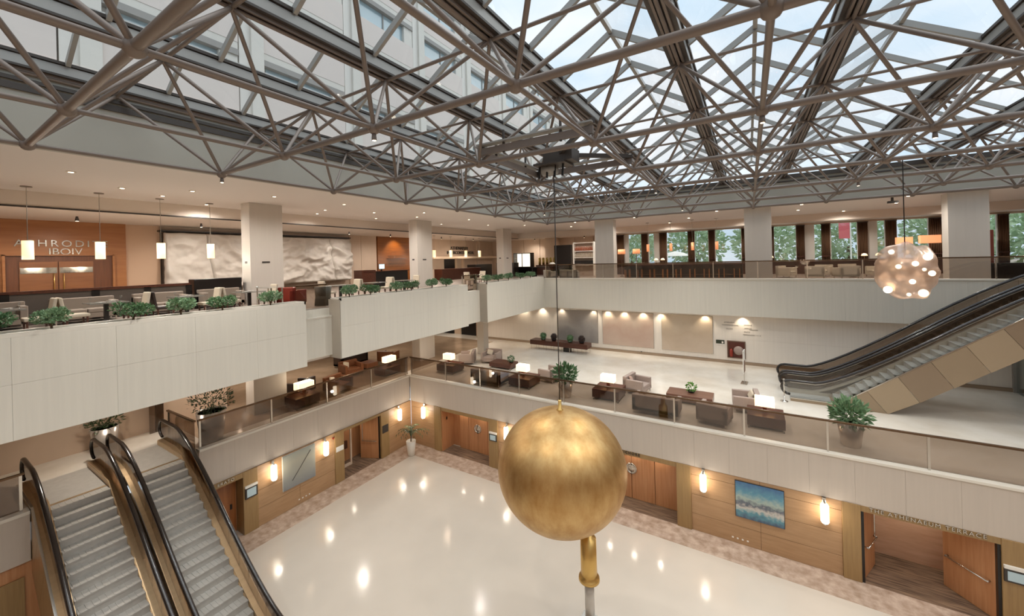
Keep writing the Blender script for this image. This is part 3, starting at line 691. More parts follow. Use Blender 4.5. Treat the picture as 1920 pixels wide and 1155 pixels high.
def leaf(parent, hx, hy, ang, w_, h=2.33):
    """door leaf hinged at (hx,hy), with a push bar"""
    L_ = B(0, w_, -.025, .025, .02, h).build('door_leaf', wood_door, parent, loc=(hx, hy, 0)); L_.rotation_euler.z = ang
    MB().tube([(w_*.1, -.12, 1.05), (w_*.9, -.12, 1.05)], .022, 8).tube([(w_*.1, -.02, 1.05), (w_*.1, -.13, 1.05)], .025, 8).tube([(w_*.9, -.02, 1.05), (w_*.9, -.13, 1.05)], .03, 8).build('push_bar', chrome, L_, True)
    MB().tube([(w_*.9, -.06, 1.05), (w_*.9, -.06, 2.3)], .018, 6).build('lock_rod', chrome, L_)
    MB().tube([(w_*.1, .12, 1.05), (w_*.9, .12, 1.05)], .022, 8).tube([(w_*.1, .02, 1.05), (w_*.1, .13, 1.05)], .025, 8).tube([(w_*.9, .02, 1.05), (w_*.9, .13, 1.05)], .03, 8).build('push_bar', chrome, L_, True)
leaf(d3, 2.98, 16.75, math.radians(65), 1.1); leaf(d3, 5.9, 16.75, math.radians(128), 1.25)
B(2.92, 3.0, 16.6, 17.0, 0, 2.35).build('dark_reveal', black, d3); B(5.88, 5.95, 16.6, 17.0, 0, 2.35).build('dark_reveal', black, d3)
d4 = struct('door_4', label='open glazed door on the left wall near the corner')
lf = MB().box(0, .09, -.03, .03, 0, 2.35).box(1.0, 1.09, -.03, .03, 0, 2.35).box(.09, 1.0, -.03, .03, 2.25, 2.35).box(.09, 1.0, -.03, .03, 0, .15).build('door_frame', mat('white_door_frame', '#d9c3ac', .5), d4, loc=(-18.6, 12.1, 0)); lf.rotation_euler.z = math.pi/2
B(0, 1.05, -.025, .025, .02, 2.35).build('door_leaf', wood_door, d4, loc=(-17.75, 14.3, 0)).rotation_euler.z = math.radians(205)
ob = MB().tube([(.1, .1, 1.0), (.95, .1, 1.0)], .022, 8).tube([(.93, .05, 1.0), (.93, .05, 2.3)], .018, 6).build('push_bar', chrome, d4, loc=(-17.75, 14.3, 0)); ob.rotation_euler.z = math.radians(205)
B(-19.2, -19.1, 12.05, 13.3, .7, 1.1).build('wood_rail', wood_dark, d4); B(-17.8, -17.7, 14.28, 14.36, 0, 2.4).build('dark_reveal', black, d4)
d5 = struct('door_5', label='orange door half hidden by the escalator')
B(-18.2, -18.15, 6.2, 7.45, 0, 2.3).build('door_leaf', mat('orange_door', '#b5723f', .35, col2='#9c5d30', scale=(8, 8, .5), nscale=1.5), d5)
MB().tube([(-18.05, 6.45, 1.05), (-18.05, 7.0, 1.05)], .022, 8).build('push_bar', chrome, d5); B(-18.15, -18.13, 7.25, 7.32, 1.0, 1.2).build('handle', black, d5)
text('lettering', 'THE ATHENAEUM TERRACE', .17, chrome, (4.4, 16.56, 2.45), R_WALL, d3, spacing=1.25)
text('lettering', 'TERPSICHORE', .16, darkgrey, (-4.7, 16.56, 2.45), R_WALL, bpy.data.objects['door_2'], spacing=1.25)
text('lettering', 'ERATO', .16, chrome, (-17.56, 6.9, 2.45), L_WALL, d5, spacing=1.2)
# small spotlight fixtures under the frame that wash the atrium floor
FIX = [(0, 1), (1, 3), (2, 1), (3, 4), (4, 2), (5, 3), (1, 5), (3, 6), (5, 5), (6, 4), (4, 0), (2, -1), (6, 1), (7, 3)]
for k, (i, j) in enumerate(FIX):
    p = bn(i, j)
    t = thing('spotlight', 'small spotlight clipped under a space frame node', 'spotlight', (p.x, p.y, p.z-.1), 0, 'spotlights under the space frame')
    MB().lathe([(.045, -.14), (.05, -.13), (.04, 0)], 12).build('housing', steel, t, True)
    MB().lathe([(.035, -.148), (.035, -.142)], 12).build('lens', bulb, t)
    lamp('SPOT', (0, 0, -.26), 330, (1, .95, .88), .05, 125, t, .7)
# palm in a white pot
def palm(loc):
    t = thing('potted_palm', 'palm in a tall white pot in the atrium corner', 'plant', loc)
    MB().lathe([(.17, 0), (.19, .02), (.27, .8), (.25, .8), (.24, .76)], 20).build('pot', potw, t, True)
    MB().lathe([(.235, .74), (.235, .75)], 16).build('soil', soil, t)
    random.seed(3)
    MB().tube([(0, 0, .74), (.02, 0, 1.1)], .035, 6).build('stem', bark, t)
    for k in range(11):
        a = k*2.4; up_ = .75+.35*random.random(); ln = .75+.25*random.random(); mb = MB(); pts = []
        for s in range(9):
            u = s/8; pts.append(Vector((math.cos(a)*ln*u*(.4+.6*u), math.sin(a)*ln*u*(.4+.6*u), 1.0+up_*(1.6*u-1.25*u*u))))
        mb.tube(pts, [.012*(1-.7*s/8) for s in range(9)], 5)
        for s in range(2, 9):
            d = (pts[s]-pts[s-1]).normalized(); sd = d.cross(Vector((0,0,1))).normalized()
            for sg in (-1, 1):
                L2 = .26*(1-.55*s/9); tip = pts[s]+sd*sg*L2*.8+d*L2*.7-Vector((0,0,.10)); n = len(mb.v)
                mb.add([pts[s]-d*.03, pts[s]+d*.03, tip], [(0, 1, 2)])
        mb.build('frond', leafd if k % 3 else leafm, t)
palm((-16.45, 15.45, 0))

# small downlights in the door recesses and the meeting room
for x, y, z, p in ((-14.2, 17.2, 2.4, 14), (-12.9, 17.2, 2.4, 14), (-5.7, 17.2, 2.4, 16), (-4.6, 17.2, 2.4, 16), (-3.5, 17.2, 2.4, 16), (3.4, 18, 2.5, 18), (4.6, 18.1, 2.5, 18), (5.8, 18, 2.5, 18), (-18.5, 13.2, 2.5, 18)):
    t = thing('recess_downlight', 'small downlight in the head of a ground floor doorway', 'ceiling light', (x, y, z), 0, 'downlights in the ground floor doorways')
    MB().lathe([(.06, -.015), (.06, 0)], 12).build('trim_ring', chrome, t); MB().lathe([(.045, -.02), (.045, -.016)], 12).build('lens', bulb, t)
    lamp('SPOT', (0, 0, -.04), p, (1, .88, .72), .06, 150, t, .8)
# ================================================================ PLANTS
def leaves(mb, n, centre, rad, size, seed, droop=.2, hollow=.4, wide=.34):
    """n small folded leaves scattered in an ellipsoid"""
    rnd = random.Random(seed)
    for _ in range(n):
        while True:
            p = Vector((rnd.uniform(-1, 1), rnd.uniform(-1, 1), rnd.uniform(-1, 1)))
            if hollow < p.length < 1: break
        d = (p+Vector((rnd.uniform(-.5, .5), rnd.uniform(-.5, .5), rnd.uniform(-droop, .8)))).normalized()
        q = Vector((centre[0]+p.x*rad[0], centre[1]+p.y*rad[1], centre[2]+p.z*rad[2]))
        s = d.cross(Vector((rnd.uniform(-1, 1), rnd.uniform(-1, 1), rnd.uniform(-1, 1)))).normalized(); z = d.cross(s)
        L = size*rnd.uniform(.7, 1.3); W = L*wide
        mb.add([q, q+d*L*.5+s*W+z*W*.4, q+d*L, q+d*L*.5-s*W+z*W*.4], [(0, 1, 2), (0, 2, 3)])
    return mb
SHRUB = []
for s in range(4):
    st = MB(); rnd = random.Random(40+s)
    st.tube([(0, 0, -.06), (rnd.uniform(-.03, .03), rnd.uniform(-.03, .03), .22)], [.035, .022], 6)
    fo = MB()
    for k in range(4):
        a = 1.57*k+rnd.uniform(-.4, .4); c = (math.cos(a)*.19, math.sin(a)*.26, .40+rnd.uniform(-.06, .06))
        st.tube([(0, 0, .12), (c[0]*.8, c[1]*.8, c[2])], [.018, .008], 5)
        leaves(fo, 170, c, (.19, .24, .16), .085, s*10+k, .2, .2)
    SHRUB.append((st.mesh('stem', bark), fo.mesh('foliage', leafl if s % 2 else leafm)))
def shrub(k, loc, label, sc, group='clipped shrubs in the left terrace planter'):
    t = thing('planter_shrub', label, 'shrub', loc, k*1.3, group); t.scale = (sc, sc, sc)
    obj('stem', SHRUB[k % 4][0], t); obj('foliage', SHRUB[k % 4][1], t)
NEAR = 'round leafed shrub in the near planter, %s'
S1 = [(1.22, 'cut by the left picture edge', .85), (2.15, 'second from the left picture edge', .85), (3.6, 'below the second pendant lamp', .9), (4.65, 'below the third pendant lamp', .9), (5.72, 'left of the big column', .85), (7.2, 'in front of the big column', .85)]
for k, (y, s, sc) in enumerate(S1): shrub(k, (-14.5, y, 9.40), NEAR % s, sc)
MID = 'small shrub in the middle planter, %s'
for k, (y, s) in enumerate([(10.3, 'first after the gap'), (11.35, 'second after the gap'), (12.85, 'third after the gap'), (13.8, 'left of the second column'), (15.3, 'right of the second column'), (16.4, 'last before the far gap')]): shrub(k+1, (-14.4, y, 9.40), MID % s, .85)
FARS = 'dark small shrub in the far planter, %s'
for k, (y, s) in enumerate([(19.9, 'first after the far gap'), (21.2, 'second after the far gap'), (22.5, 'third after the far gap'), (24.1, 'last but one before the corner'), (25.6, 'nearest the terrace corner')]): shrub(k+3, (-14.1, y, 9.40), FARS % s, .85)

def planter(loc, label, m, seed, r=.38, h=.85, fr=(.5, .5, .42), size=.24, n=420, lz=.28):
    t = thing('potted_plant', label, 'plant', loc)
    MB().lathe([(r*.72, 0), (r*.74, .02), (r, h), (r*.94, h), (r*.92, h-.05)], 28).build('planter_pot', pots, t, True)
    MB().lathe([(r*.9, h-.06), (r*.9, h-.05)], 20).build('soil', soil, t)
    fo = leaves(MB(), n, (0, 0, h+lz), fr, size, seed, .1, .05, .2)
    fo.build('foliage', m, t)
    st = MB(); rnd = random.Random(seed)
    for k in range(7): st.tube([(rnd.uniform(-.15, .15), rnd.uniform(-.15, .15), h-.05), (rnd.uniform(-.4, .4), rnd.uniform(-.4, .4), h+lz+.1)], [.015, .006], 5)
    st.build('stems', leafd, t)
planter((-7.95, 17.75, MZ), 'leafy plant in a tapered metal pot behind the glass above the sphere', leafm, 5)
planter((2.93, 17.85, MZ), 'leafy plant in a shiny tapered pot below the right escalators', leafl, 6)
planter((-18.55, 6.85, MZ), 'dark feathery plant in a big pot behind the left glass corner', leafd, 8, .5, 1.15, (.75, .75, .5), .13, 420, .4)
planter((-21.0, 4.35, MZ), 'dark plant in a pale pot at the head of the left escalators', leafd, 9, .4, .95, (.5, .5, .45), .13, 340)

# ================================================================ MEZZANINE FURNITURE
def armchair(label, loc, rz, m=fabric, w_=1.15, d=1.02, name='armchair', cat='armchair', group=None, pillow=True, pm=None):
    """boxy club seat facing local -y"""
    t = thing(name, label, cat, loc, rz, group)
    B(-w_/2, w_/2, -d/2, d/2, .14, .30).build('base', m, t, bevel=.015)
    n = 1 if w_ < 1.3 else 2
    for k in range(n):
        ww = (w_-.32)/n; B(-w_/2+.16+k*ww+.01, -w_/2+.16+(k+1)*ww-.01, -d/2+.0, d/2-.2, .30, .45).build('seat_cushion', m, t, bevel=.03)
    B(-w_/2, -w_/2+.16, -d/2, d/2, .14, .70).build('armrest', m, t, bevel=.02); B(w_/2-.16, w_/2, -d/2, d/2, .14, .70).build('armrest', m, t, bevel=.02)
    B(-w_/2, w_/2, d/2-.2, d/2, .14, .82).build('backrest', m, t, bevel=.02)
    for sx in (-1, 1):
        for sy in (-1, 1): B(sx*(w_/2-.06)-.02, sx*(w_/2-.06)+.02, sy*(d/2-.06)-.02, sy*(d/2-.06)+.02, 0, .14).build('leg', chrome, t)
    if pillow:
        p = B(-.2, .2, -.05, .05, -.17, .17).build('pillow', pm or fabric_cream, t, bevel=.045, loc=(-w_/2+.38, d/2-.3, .62)); p.rotation_euler = (-.35, .3, .2)
    return t
def block_table(label, loc, w_, d, h=.52, m=wood_dark, name='end_table', rz=0):
    t = thing(name, label, 'table', loc, rz)
    B(-w_/2, w_/2, -d/2, d/2, .12, h).build('block', m, t, bevel=.01)
    MB().box(-w_/2+.03, w_/2-.03, -d/2+.03, -d/2+.07, .0, .04).box(-w_/2+.03, w_/2-.03, d/2-.07, d/2-.03, .0, .04).box(-w_/2+.03, -w_/2+.07, -d/2+.03, d/2-.03, 0, .04).box(w_/2-.07, w_/2-.03, -d/2+.03, d/2-.03, 0, .04).build('floor_frame', chrome, t)
    for sx in (-1, 1):
        for sy in (-1, 1): B(sx*(w_/2-.06)-.02, sx*(w_/2-.06)+.02, sy*(d/2-.06)-.02, sy*(d/2-.06)+.02, 0.02, .13).build('leg', chrome, t)
    return t
def table_lamp(label, loc, rz=0, w_=.66, d=.38, power=14):
    t = thing('table_lamp', label, 'lamp', loc, rz)
    MB().box(-.13, .13, -.1, .1, 0, .03).box(-.07, .07, -.05, .05, .03, .24).build('base', wood_dark, t)
    MB().box(-w_/2, w_/2, -d/2, -d/2+.01, .24, .58).box(-w_/2, w_/2, d/2-.01, d/2, .24, .58).box(-w_/2, -w_/2+.01, -d/2, d/2, .24, .58).box(w_/2-.01, w_/2, -d/2, d/2, .24, .58).box(-w_/2, w_/2, -d/2, d/2, .56, .565).build('shade', lampw, t)
    lamp('POINT', (0, 0, .8), power, (1, .88, .7), .15, parent=t)
    return t
HB = MZ+.52
block_table('dark wood block table by the glass carrying the lamp nearest the corner chairs', (-10.65, 18.35, MZ), 1.3, 1.25)
table_lamp('lit rectangular lamp on the block table left of the plant above the sphere', (-10.75, 18.4, HB))
block_table('dark wood block table right of the plant above the sphere', (-6.0, 18.6, MZ), 1.3, 1.25)
table_lamp('lit rectangular lamp on the block table right of the plant above the sphere', (-6.05, 18.65, HB))
block_table('dark wood block table nearest the right escalators', (.42, 18.4, MZ), 1.25, 1.2)
table_lamp('lit rectangular lamp on the block table nearest the right escalators', (.4, 18.45, HB))
block_table('dark block table with lamp near the balcony corner', (-16.1, 18.55, MZ), 1.3, 1.1)
table_lamp('lit rectangular lamp near the balcony corner, right of the corner post', (-16.2, 18.55, HB))
block_table('dark block table with lamp left of the balcony corner', (-19.25, 16.3, MZ), 1.0, 1.2)
table_lamp('lit rectangular lamp left of the balcony corner', (-19.2, 16.4, HB), math.pi/2, .75, .4)
block_table('dark block table with lamp behind the left balcony glass', (-18.9, 10.75, MZ), 1.0, 1.2)
table_lamp('lit rectangular lamp behind the left balcony glass, nearest the escalators', (-19.0, 10.9, HB), math.pi/2, .8, .4)
armchair('taupe armchair near the slim column, left of the pair', (-16.35, 20.6, MZ), math.radians(-60))
armchair('taupe armchair near the slim column, right of the pair', (-15.0, 21.5, MZ), math.radians(10))
armchair('taupe sofa with its back to the glass left of the first lamp', (-12.55, 17.75, MZ), math.pi, w_=1.9, name='sofa', cat='sofa')
armchair('taupe armchair facing left, behind the plant above the sphere', (-9.7, 19.75, MZ), math.radians(-100))
block_table('low dark coffee table beside the corner armchairs', (-13.55, 20.75, MZ), 1.6, .95, .38, name='coffee_table')
armchair('taupe armchair with pink cushions right of the second lamp', (-5.0, 20.05, MZ), math.radians(80), pm=mat('pink_cushion', '#c9aa9b', .85))
armchair('taupe sofa with its back to the glass right of the second lamp', (-3.6, 17.75, MZ), math.pi, w_=1.9, name='sofa', cat='sofa')
block_table('low brown coffee table with a green plant ball, centre of the right lounge', (-2.5, 19.75, MZ), 1.95, 1.0, .42, mat('mid_walnut', '#7d5848', .3, col2='#694536', scale=(1, 8, 8), nscale=1.5), 'coffee_table')
armchair('taupe armchair left of the third lamp', (-.25, 19.85, MZ), math.radians(-85))
armchair('grey armchair seen through the glass left of the third block table', (-1.35, 17.8, MZ), math.radians(170))
def bowl_plant(label, loc, r=.2, m=leafb):
    t = thing('table_plant', label, 'plant', loc)
    MB().lathe([(r*.5, 0), (r*.7, .08), (r*.66, .08)], 14).build('bowl', black, t, True)
    leaves(MB(), 220, (0, 0, .08+r*.7), (r, r, r*.8), .07, 3, .3, .5).build('foliage', m, t)
bowl_plant('bright green plant ball on the right coffee table', (-2.45, 19.85, MZ+.42), .24)
bowl_plant('olive plant on the low coffee table by the corner armchairs', (-13.0, 20.8, MZ+.38), .22, leafm)
# console with four balls by the back wall
t = thing('console_table', 'long dark walnut console on thin steel legs before the murals', 'table', (-12.2, 26.45, MZ))
B(-2.3, 2.3, -.45, .45, .38, .72).build('drawer_body', wood_dark, t, bevel=.01)
for k in range(3): B(-2.28+k*1.53, -.78+k*1.53, -.46, -.45, .42, .68).build('drawer_front', wood_dark, t)
for k in range(8):
    for sy in (-.4, .4): B(-2.2+k*.628-.012, -2.2+k*.628+.012, sy-.012, sy+.012, 0, .38).build('leg', chrome, t)
tag(B(-.25, .25, -.2, .2, 0, .3).build('floor_box', black, None, loc=(-11.6, 26.45, MZ)), 'small dark box under the walnut console', 'box')
for k, (x, s, m) in enumerate(((-13.55, 'leftmost', leafm), (-12.65, 'second', leafd), (-11.35, 'third', leafm), (-10.45, 'rightmost', leafd))):
    t = thing('topiary_ball', 'dark topiary ball on the walnut console, %s of four' % s, 'topiary', (x, 26.4, MZ+.72))
    MB().lathe([(.14, 0), (.2, .12), (.18, .14)], 16).build('dish', mat('green_glass_dish', '#4c6b55', .15, spec=.8) if k % 2 == 0 else black, t, True)
    leaves(MB().ball((0, 0, .3), .20, 16, 10), 380, (0, 0, .3), (.23, .23, .23), .05, k, .5, .85).build('ball', m if k % 2 == 0 else mat('dark_plum_ball', '#33241f', .8), t)
# mural panels on the back wall
for x0, x1, lab, cs in ((-12.95, -9.75, 'grey misty mural panel left on the mezzanine back wall', ['#8f8b88', '#a6a09b', '#9b938c']), (-9.35, -5.75, 'pink washed mural panel in the middle of the back wall', ['#c9b3a3', '#bfa393', '#cbb9a8']), (-5.2, -2.1, 'beige washed mural panel right on the back wall', ['#cbb8a4', '#bda993', '#c9b8a2'])):
    t = thing('mural_panel', lab, 'mural', ((x0+x1)/2, 27.92, 4.45)); h = (x1-x0)/2
    m = print_mat('mural_print_%d' % int(-x0), [(0, cs[0]), (.5, cs[1]), (1, cs[2])], 'Z', 4.45, 6.85, .8, 1.6)
    B(-h, h, -.05, -.02, 0, 2.4).build('canvas', m, t); B(-h-.02, h+.02, -.02, 0, -.02, 2.42).build('frame', chrome, t)
# wall wash lights in the soffit
for k, x in enumerate((-16.0, -14.3, -12.6, -10.0, -8.9, -7.7, -6.4, -5.2, -2.5, -.4)):
    t = thing('wall_washer', 'small wall washing light in the soffit above the murals', 'ceiling light', (x, 27.68, 7.03), 0, 'wall washers above the murals')
    MB().lathe([(.08, -.03), (.08, 0)], 12).build('trim_ring', chrome, t); MB().lathe([(.06, -.036), (.06, -.031)], 12).build('lens', bulb, t)
    lamp('SPOT', (0, -.02, -.06), 38, (1, .86, .66), .05, 110, t, .8, (0, .25, -1))
# wall lettering, small sign and fire cabinet right of the murals
t = thing('wall_lettering', 'rows of small grey raised lettering on the wall above the fire cabinet', 'lettering', (-.4, 27.92, 6.1))
for x, z, s in ((-.75, .42, 'ATHENAEUM'), (-.7, .25, 'CONFERENCE LEVEL'), (-.75, .02, 'SALONS'), (.25, .3, 'ARIADNE'), (.25, .1, 'APOLLO'), (.55, .02, 'CALLIOPE'), (.2, -.12, 'ERATO'), (.45, -.3, 'TERPSICHORE  I  II  III')):
    text('lettering', s, .10, mat('grey_letter', '#7f7468', .5), (x, -.005, z), R_WALL, t, .004)
t = thing('exit_sign', 'small green and black wayfinding sign left of the fire cabinet', 'sign', (-1.68, 27.92, 5.08))
B(-.24, .24, -.03, 0, 0, .3).build('plate', mat('dark_green_plate', '#2f3527', .4), t); B(-.24, .24, -.034, -.03, 0, .06).build('white_strip', whitep, t); B(.08, .18, -.036, -.03, .1, .22).build('arrow', whitep, t)
t = thing('fire_cabinet', 'recessed dark red fire hose cabinet in the back wall', 'cabinet', (-.8, 27.92, 4.3))
MB().box(-.5, .5, -.05, 0, 0, .06).box(-.5, .5, -.05, 0, 1.02, 1.08).box(-.5, -.44, -.05, 0, .06, 1.02).box(.44, .5, -.05, 0, .06, 1.02).build('frame', mat('brown_frame', '#6d5444', .5), t)
B(-.44, .44, -.012, 0, .06, 1.02).build('back_panel', mat('dark_red_inside', '#5d2b1e', .5), t)
MB().lathe([(.07, .1), (.09, .14), (.09, .5), (.03, .6)], 12, (-.28, -.1, 0)).build('extinguisher', red, t, True)
o = MB().lathe([(.27, 0), (.27, .06), (.08, .07)], 20).build('hose_reel', mat('grey_reel', '#a5938a', .5), t, True, loc=(.12, -.02, .5)); o.rotation_euler = (math.pi/2, 0, 0)
tag(MB().lathe([(.04, 0), (.04, .05)], 10).build('floor_sensor', darkgrey, None, loc=(-6.6, 27.85, MZ+.16)), 'tiny dark fitting at the foot of the back wall', 'fitting')
# standing sign by the escalators
t = thing('standing_sign', 'tall narrow poster stand between the lounge and the escalators', 'sign', (-.35, 23.9, MZ), math.radians(84))
B(-.3, .3, -.15, .15, 0, .03).build('foot', chrome, t); B(-.03, .03, -.02, .02, .03, .6).build('post', chrome, t)
B(-.3, .3, -.02, .02, .55, 1.75).build('poster_board', whitep, t); B(-.28, .28, -.024, -.02, .6, 1.2).build('poster', mat('brown_poster', '#8a6a58', .5), t); B(-.28, .28, .02, .024, .6, 1.2).build('poster', mat('brown_poster', '#8a6a58'), t)
t = thing('queue_post', 'slim steel post at the foot of the right escalators', 'post', (1.25, 21.75, MZ))
MB().lathe([(.15, 0), (.15, .02), (.025, .04), (.025, 1.0), (.04, 1.0), (.04, 1.05)], 14).build('pole', chrome, t, True); B(-.02, .02, -.3, .02, .9, .96).build('barrier_arm', chrome, t)
# dark seating deep in the left mezzanine
armchair('dark leather sofa deep in the left mezzanine', (-23.2, 16.6, MZ), math.radians(-90), fabric_dark, 2.0, .95, 'sofa', 'sofa')
armchair('brown leather armchair beside the dark sofa', (-21.6, 18.4, MZ), math.radians(200), leather)
armchair('brown leather armchair facing the dark sofa', (-21.3, 15.2, MZ), math.radians(80), leather)
block_table('low table before the dark leather sofa', (-21.6, 16.7, MZ), .9, .9, .4, leather, 'coffee_table')
armchair('dark leather armchair behind the left balcony lamp', (-20.6, 11.6, MZ), math.radians(-70), fabric_dark)
armchair('brown leather seat behind the left balcony glass', (-19.2, 12.9, MZ), math.radians(100), leather)
t = thing('floor_lamp', 'slim black stand at the far left of the mezzanine', 'stand', (-19.3, 1.0, MZ))
MB().lathe([(.2, 0), (.2, .03), (.02, .05), (.02, 1.3), (.12, 1.32), (.12, 1.6)], 14).build('stand', black, t, True)
t = thing('lift_post', 'dark post behind the head of the inner escalator', 'post', (-21.55, 6.1, MZ))
B(-.08, .08, -.12, .12, 0, 2.6).build('post', mat('grey_brown_post', '#8a7560', .5), t); B(.08, .1, -.35, .12, 0, 2.3).build('pane', bal, t)
# soffit downlights of the mezzanine
for k, (x, y) in enumerate([(-19, 4), (-20.5, 8), (-19, 14), (-24, 14), (-17, 19), (-24, 20), (-19, 25), (-24, 26), (-26, 11)]):
    t = thing('soffit_downlight', 'recessed downlight in the soffit over the left mezzanine', 'ceiling light', (x, y, 7.03), 0, 'soffit downlights over the left mezzanine')
    MB().lathe([(.1, -.02), (.1, 0)], 12).build('trim_ring', chrome, t); MB().lathe([(.075, -.026), (.075, -.021)], 12).build('lens', bulb, t)
    lamp('SPOT', (0, 0, -.06), 200, (1, .9, .78), .12, 150, t, .8)
# ================================================================ LEFT TERRACE
# wood entrance wall with sign and doors
ew = struct('wall_entrance', B(-28, -27.75, -7, 6.7, UZ, 13.22), wood_red, 'orange brown wood wall with restaurant entrance on the left terrace')
for k, z in enumerate((UZ+.02, 10.3, 11.62)):
    pass
ds = struct('door_6', label='restaurant double doors under the raised lettering')
B(-27.75, -27.70, 2.75, 6.25, UZ, 11.6).build('door_recess', mat('door_recess_wood', '#6d3f20', .4, col2='#5a3118', scale=(8, 8, .5), nscale=1.5), ds)
for y0, y1 in ((3.2, 4.32), (4.36, 5.48)):
    B(-27.70, -27.64, y0, y1, UZ, 11.3).build('door_leaf', mat('terrace_door_wood', '#8d5a34', .35, col2='#7d4c28', scale=(1, .6, 6), nscale=1.2), ds)
    B(-27.64, -27.62, y0+.02, y1-.02, 10.77, 11.03).build('vision_band', mat('band_glass', '#c9c2b4', .12, .6, col2='#55524c', scale=(1, 2, 1), nscale=1.4), ds)
for y in (4.2, 4.5): MB().tube([(-27.56, y, 9.9), (-27.56, y, 10.75)], .022, 8).build('pull_handle', gold_fit, ds, True)
for y in (2.78, 6.2): B(-27.75, -27.6, y-.04, y+.04, UZ, 11.62).build('door_jamb', wood_red, ds)
B(-27.75, -27.6, 2.74, 6.26, 11.58, 11.64).build('door_head', wood_red, ds)
sg = thing('restaurant_sign', 'raised metal letters on the wood wall above the terrace doors', 'sign', (-27.74, 4.55, 11.9))
text('lettering', 'APHRODITE', .44, chrome, (0, 0, .24), L_WALL, sg, .03, 1.32)
text('lettering', 'IBOIV', .44, chrome, (0, .05, -.14), L_WALL, sg, .03, 1.0)
# carved marble relief slabs
def relief(label, y0, y1, z0, z1, seed, splits, amp=1.):
    t = thing('marble_relief', label, 'relief', (-27.5, (y0+y1)/2, z0))
    n, m = 72, 48; W, H = y1-y0, z1-z0
    edges = [0]+splits+[1]
    for s in range(len(edges)-1):
        a, b = edges[s], edges[s+1]; mb = MB(); vs = []; k = max(8, int(n*(b-a)))
        for j in range(m+1):
            for i in range(k+1):
                u = a+(b-a)*i/k; v = j/m
                skew = 0 if (a, b) == (0, 1) else .10*(.5-v)*(1 if splits else 0)
                uu = u+(skew if 0 < u < 1 and (i in (0, k)) or 0 < i < k else 0)
                uu = u+skew*min(1, 8*min(u, 1-u))
                p = Vector((uu*W*.9+seed*7.3, v*H*1.3, seed))
                d = amp*(.22*noise.fractal(p*1.0, .9, 2.1, 5)+.26*max(0, math.sin(7*v+5*uu+4*noise.noise(p*.6)))**4+.16*(1-abs(noise.noise(p*1.6)))**3)
                e = min(i, k-i, j, m-j)
                wob = .05*noise.noise(Vector((uu*9, v*9, seed+3)))
                vs.append((.22+d if e > 0 else .02, uu*W-W/2+(wob if i in (0, k) else 0), v*H+(wob if j in (0, m) else 0)))
        mb.add(vs, [(j*(k+1)+i, j*(k+1)+i+1, (j+1)*(k+1)+i+1, (j+1)*(k+1)+i) for j in range(m) for i in range(k)])
        mb.build('carved_slab', relief_m, t, True)
    B(-.49, .02, -W/2, W/2, 0, H).build('backing', darkgrey, t)
    return t
relief('cracked white marble relief with flowing folds left of the big column', 8.15, 12.9, UZ+.5, 12.85, 1, [.45], .55)
relief('white marble relief of swirling drapery right of the big column', 13.6, 19.8, UZ+.5, 12.85, 5, [.74])
struct('trim_9', B(-28, -27.45, 8.0, 19.9, 12.9, 12.98), darkgrey, 'dark slot above the marble reliefs')
for y in (9.2, 10.8, 12.4, 14.6, 16.2, 17.8, 19.2): lamp('SPOT', (-24.6, y, 13.1), 12, (1, .95, .9), .1, 75, None, .7, (-1, 0, -.45))
# pendant lamps
def pendant(label, x, y, zt, zb, ceil, r=.14, m=lampp, group=None, power=40):
    t = thing('pendant_lamp', label, 'pendant lamp', (x, y, zb), 0, group)
    h = zt-zb
    MB().lathe([(r, 0), (r, h), (r-.01, h), (r-.01, .0)], 20).build('shade', m, t, True)
    MB().tube([(0, 0, h-.05), (0, 0, ceil-zb)], .012, 6).build('rod', chrome, t); MB().lathe([(.14, ceil-zb-.03), (.14, ceil-zb)], 16).build('ceiling_rose', mat('rose_grey', '#8b7f74', .5), t)
    if power: lamp('POINT', (0, 0, -.12), power, (1, .9, .75), .1, parent=t)
for y, s in ((2.65, 'leftmost of four'), (4.4, 'second of four, over the sign'), (6.2, 'third of four, before the marble relief'), (7.97, 'fourth of four, beside the big column')):
    pendant('lit cylinder pendant on the left terrace, %s' % s, -21.2, y, 11.92, 11.27, CZ)
for k, (u, s) in enumerate(((26.2, 'first'), (28.5, 'second'), (30.8, 'third'), (33.1, 'fourth'))):
    pendant('small lit pendant in the far row behind the second column, %s from the left' % s, -24.3, u, 11.9, 11.25, 13.22)
# low partition with dark rail behind the dining tables
lp = thing('banquette_partition', 'low grey partition with dark top rail behind the near tables', 'partition', (-20.0, 3, UZ))
B(-.06, .06, -9, 3.75, 1.02, 1.12).build('top_rail', wood_dark, lp)
ys = [-8.9, -5.9, -3.0, -1.0, 1.0, 2.4, 3.7]
for a, b in zip(ys[:-1], ys[1:]): B(-.03, .03, a+.1, b-.1, .0, 1.02).build('panel', mat('grey_brown_panel', '#5d534b', .4), lp)
for y in ys: B(-.06, .06, y-.1, y+.1, 0, 1.04).build('post', black, lp)
tag(B(-.3, .3, -.9, .9, 0, 1.25).build('waiter_station', black, None, bevel=.02, loc=(-20.3, 7.8, UZ)), 'black service station beside the big column', 'cabinet')
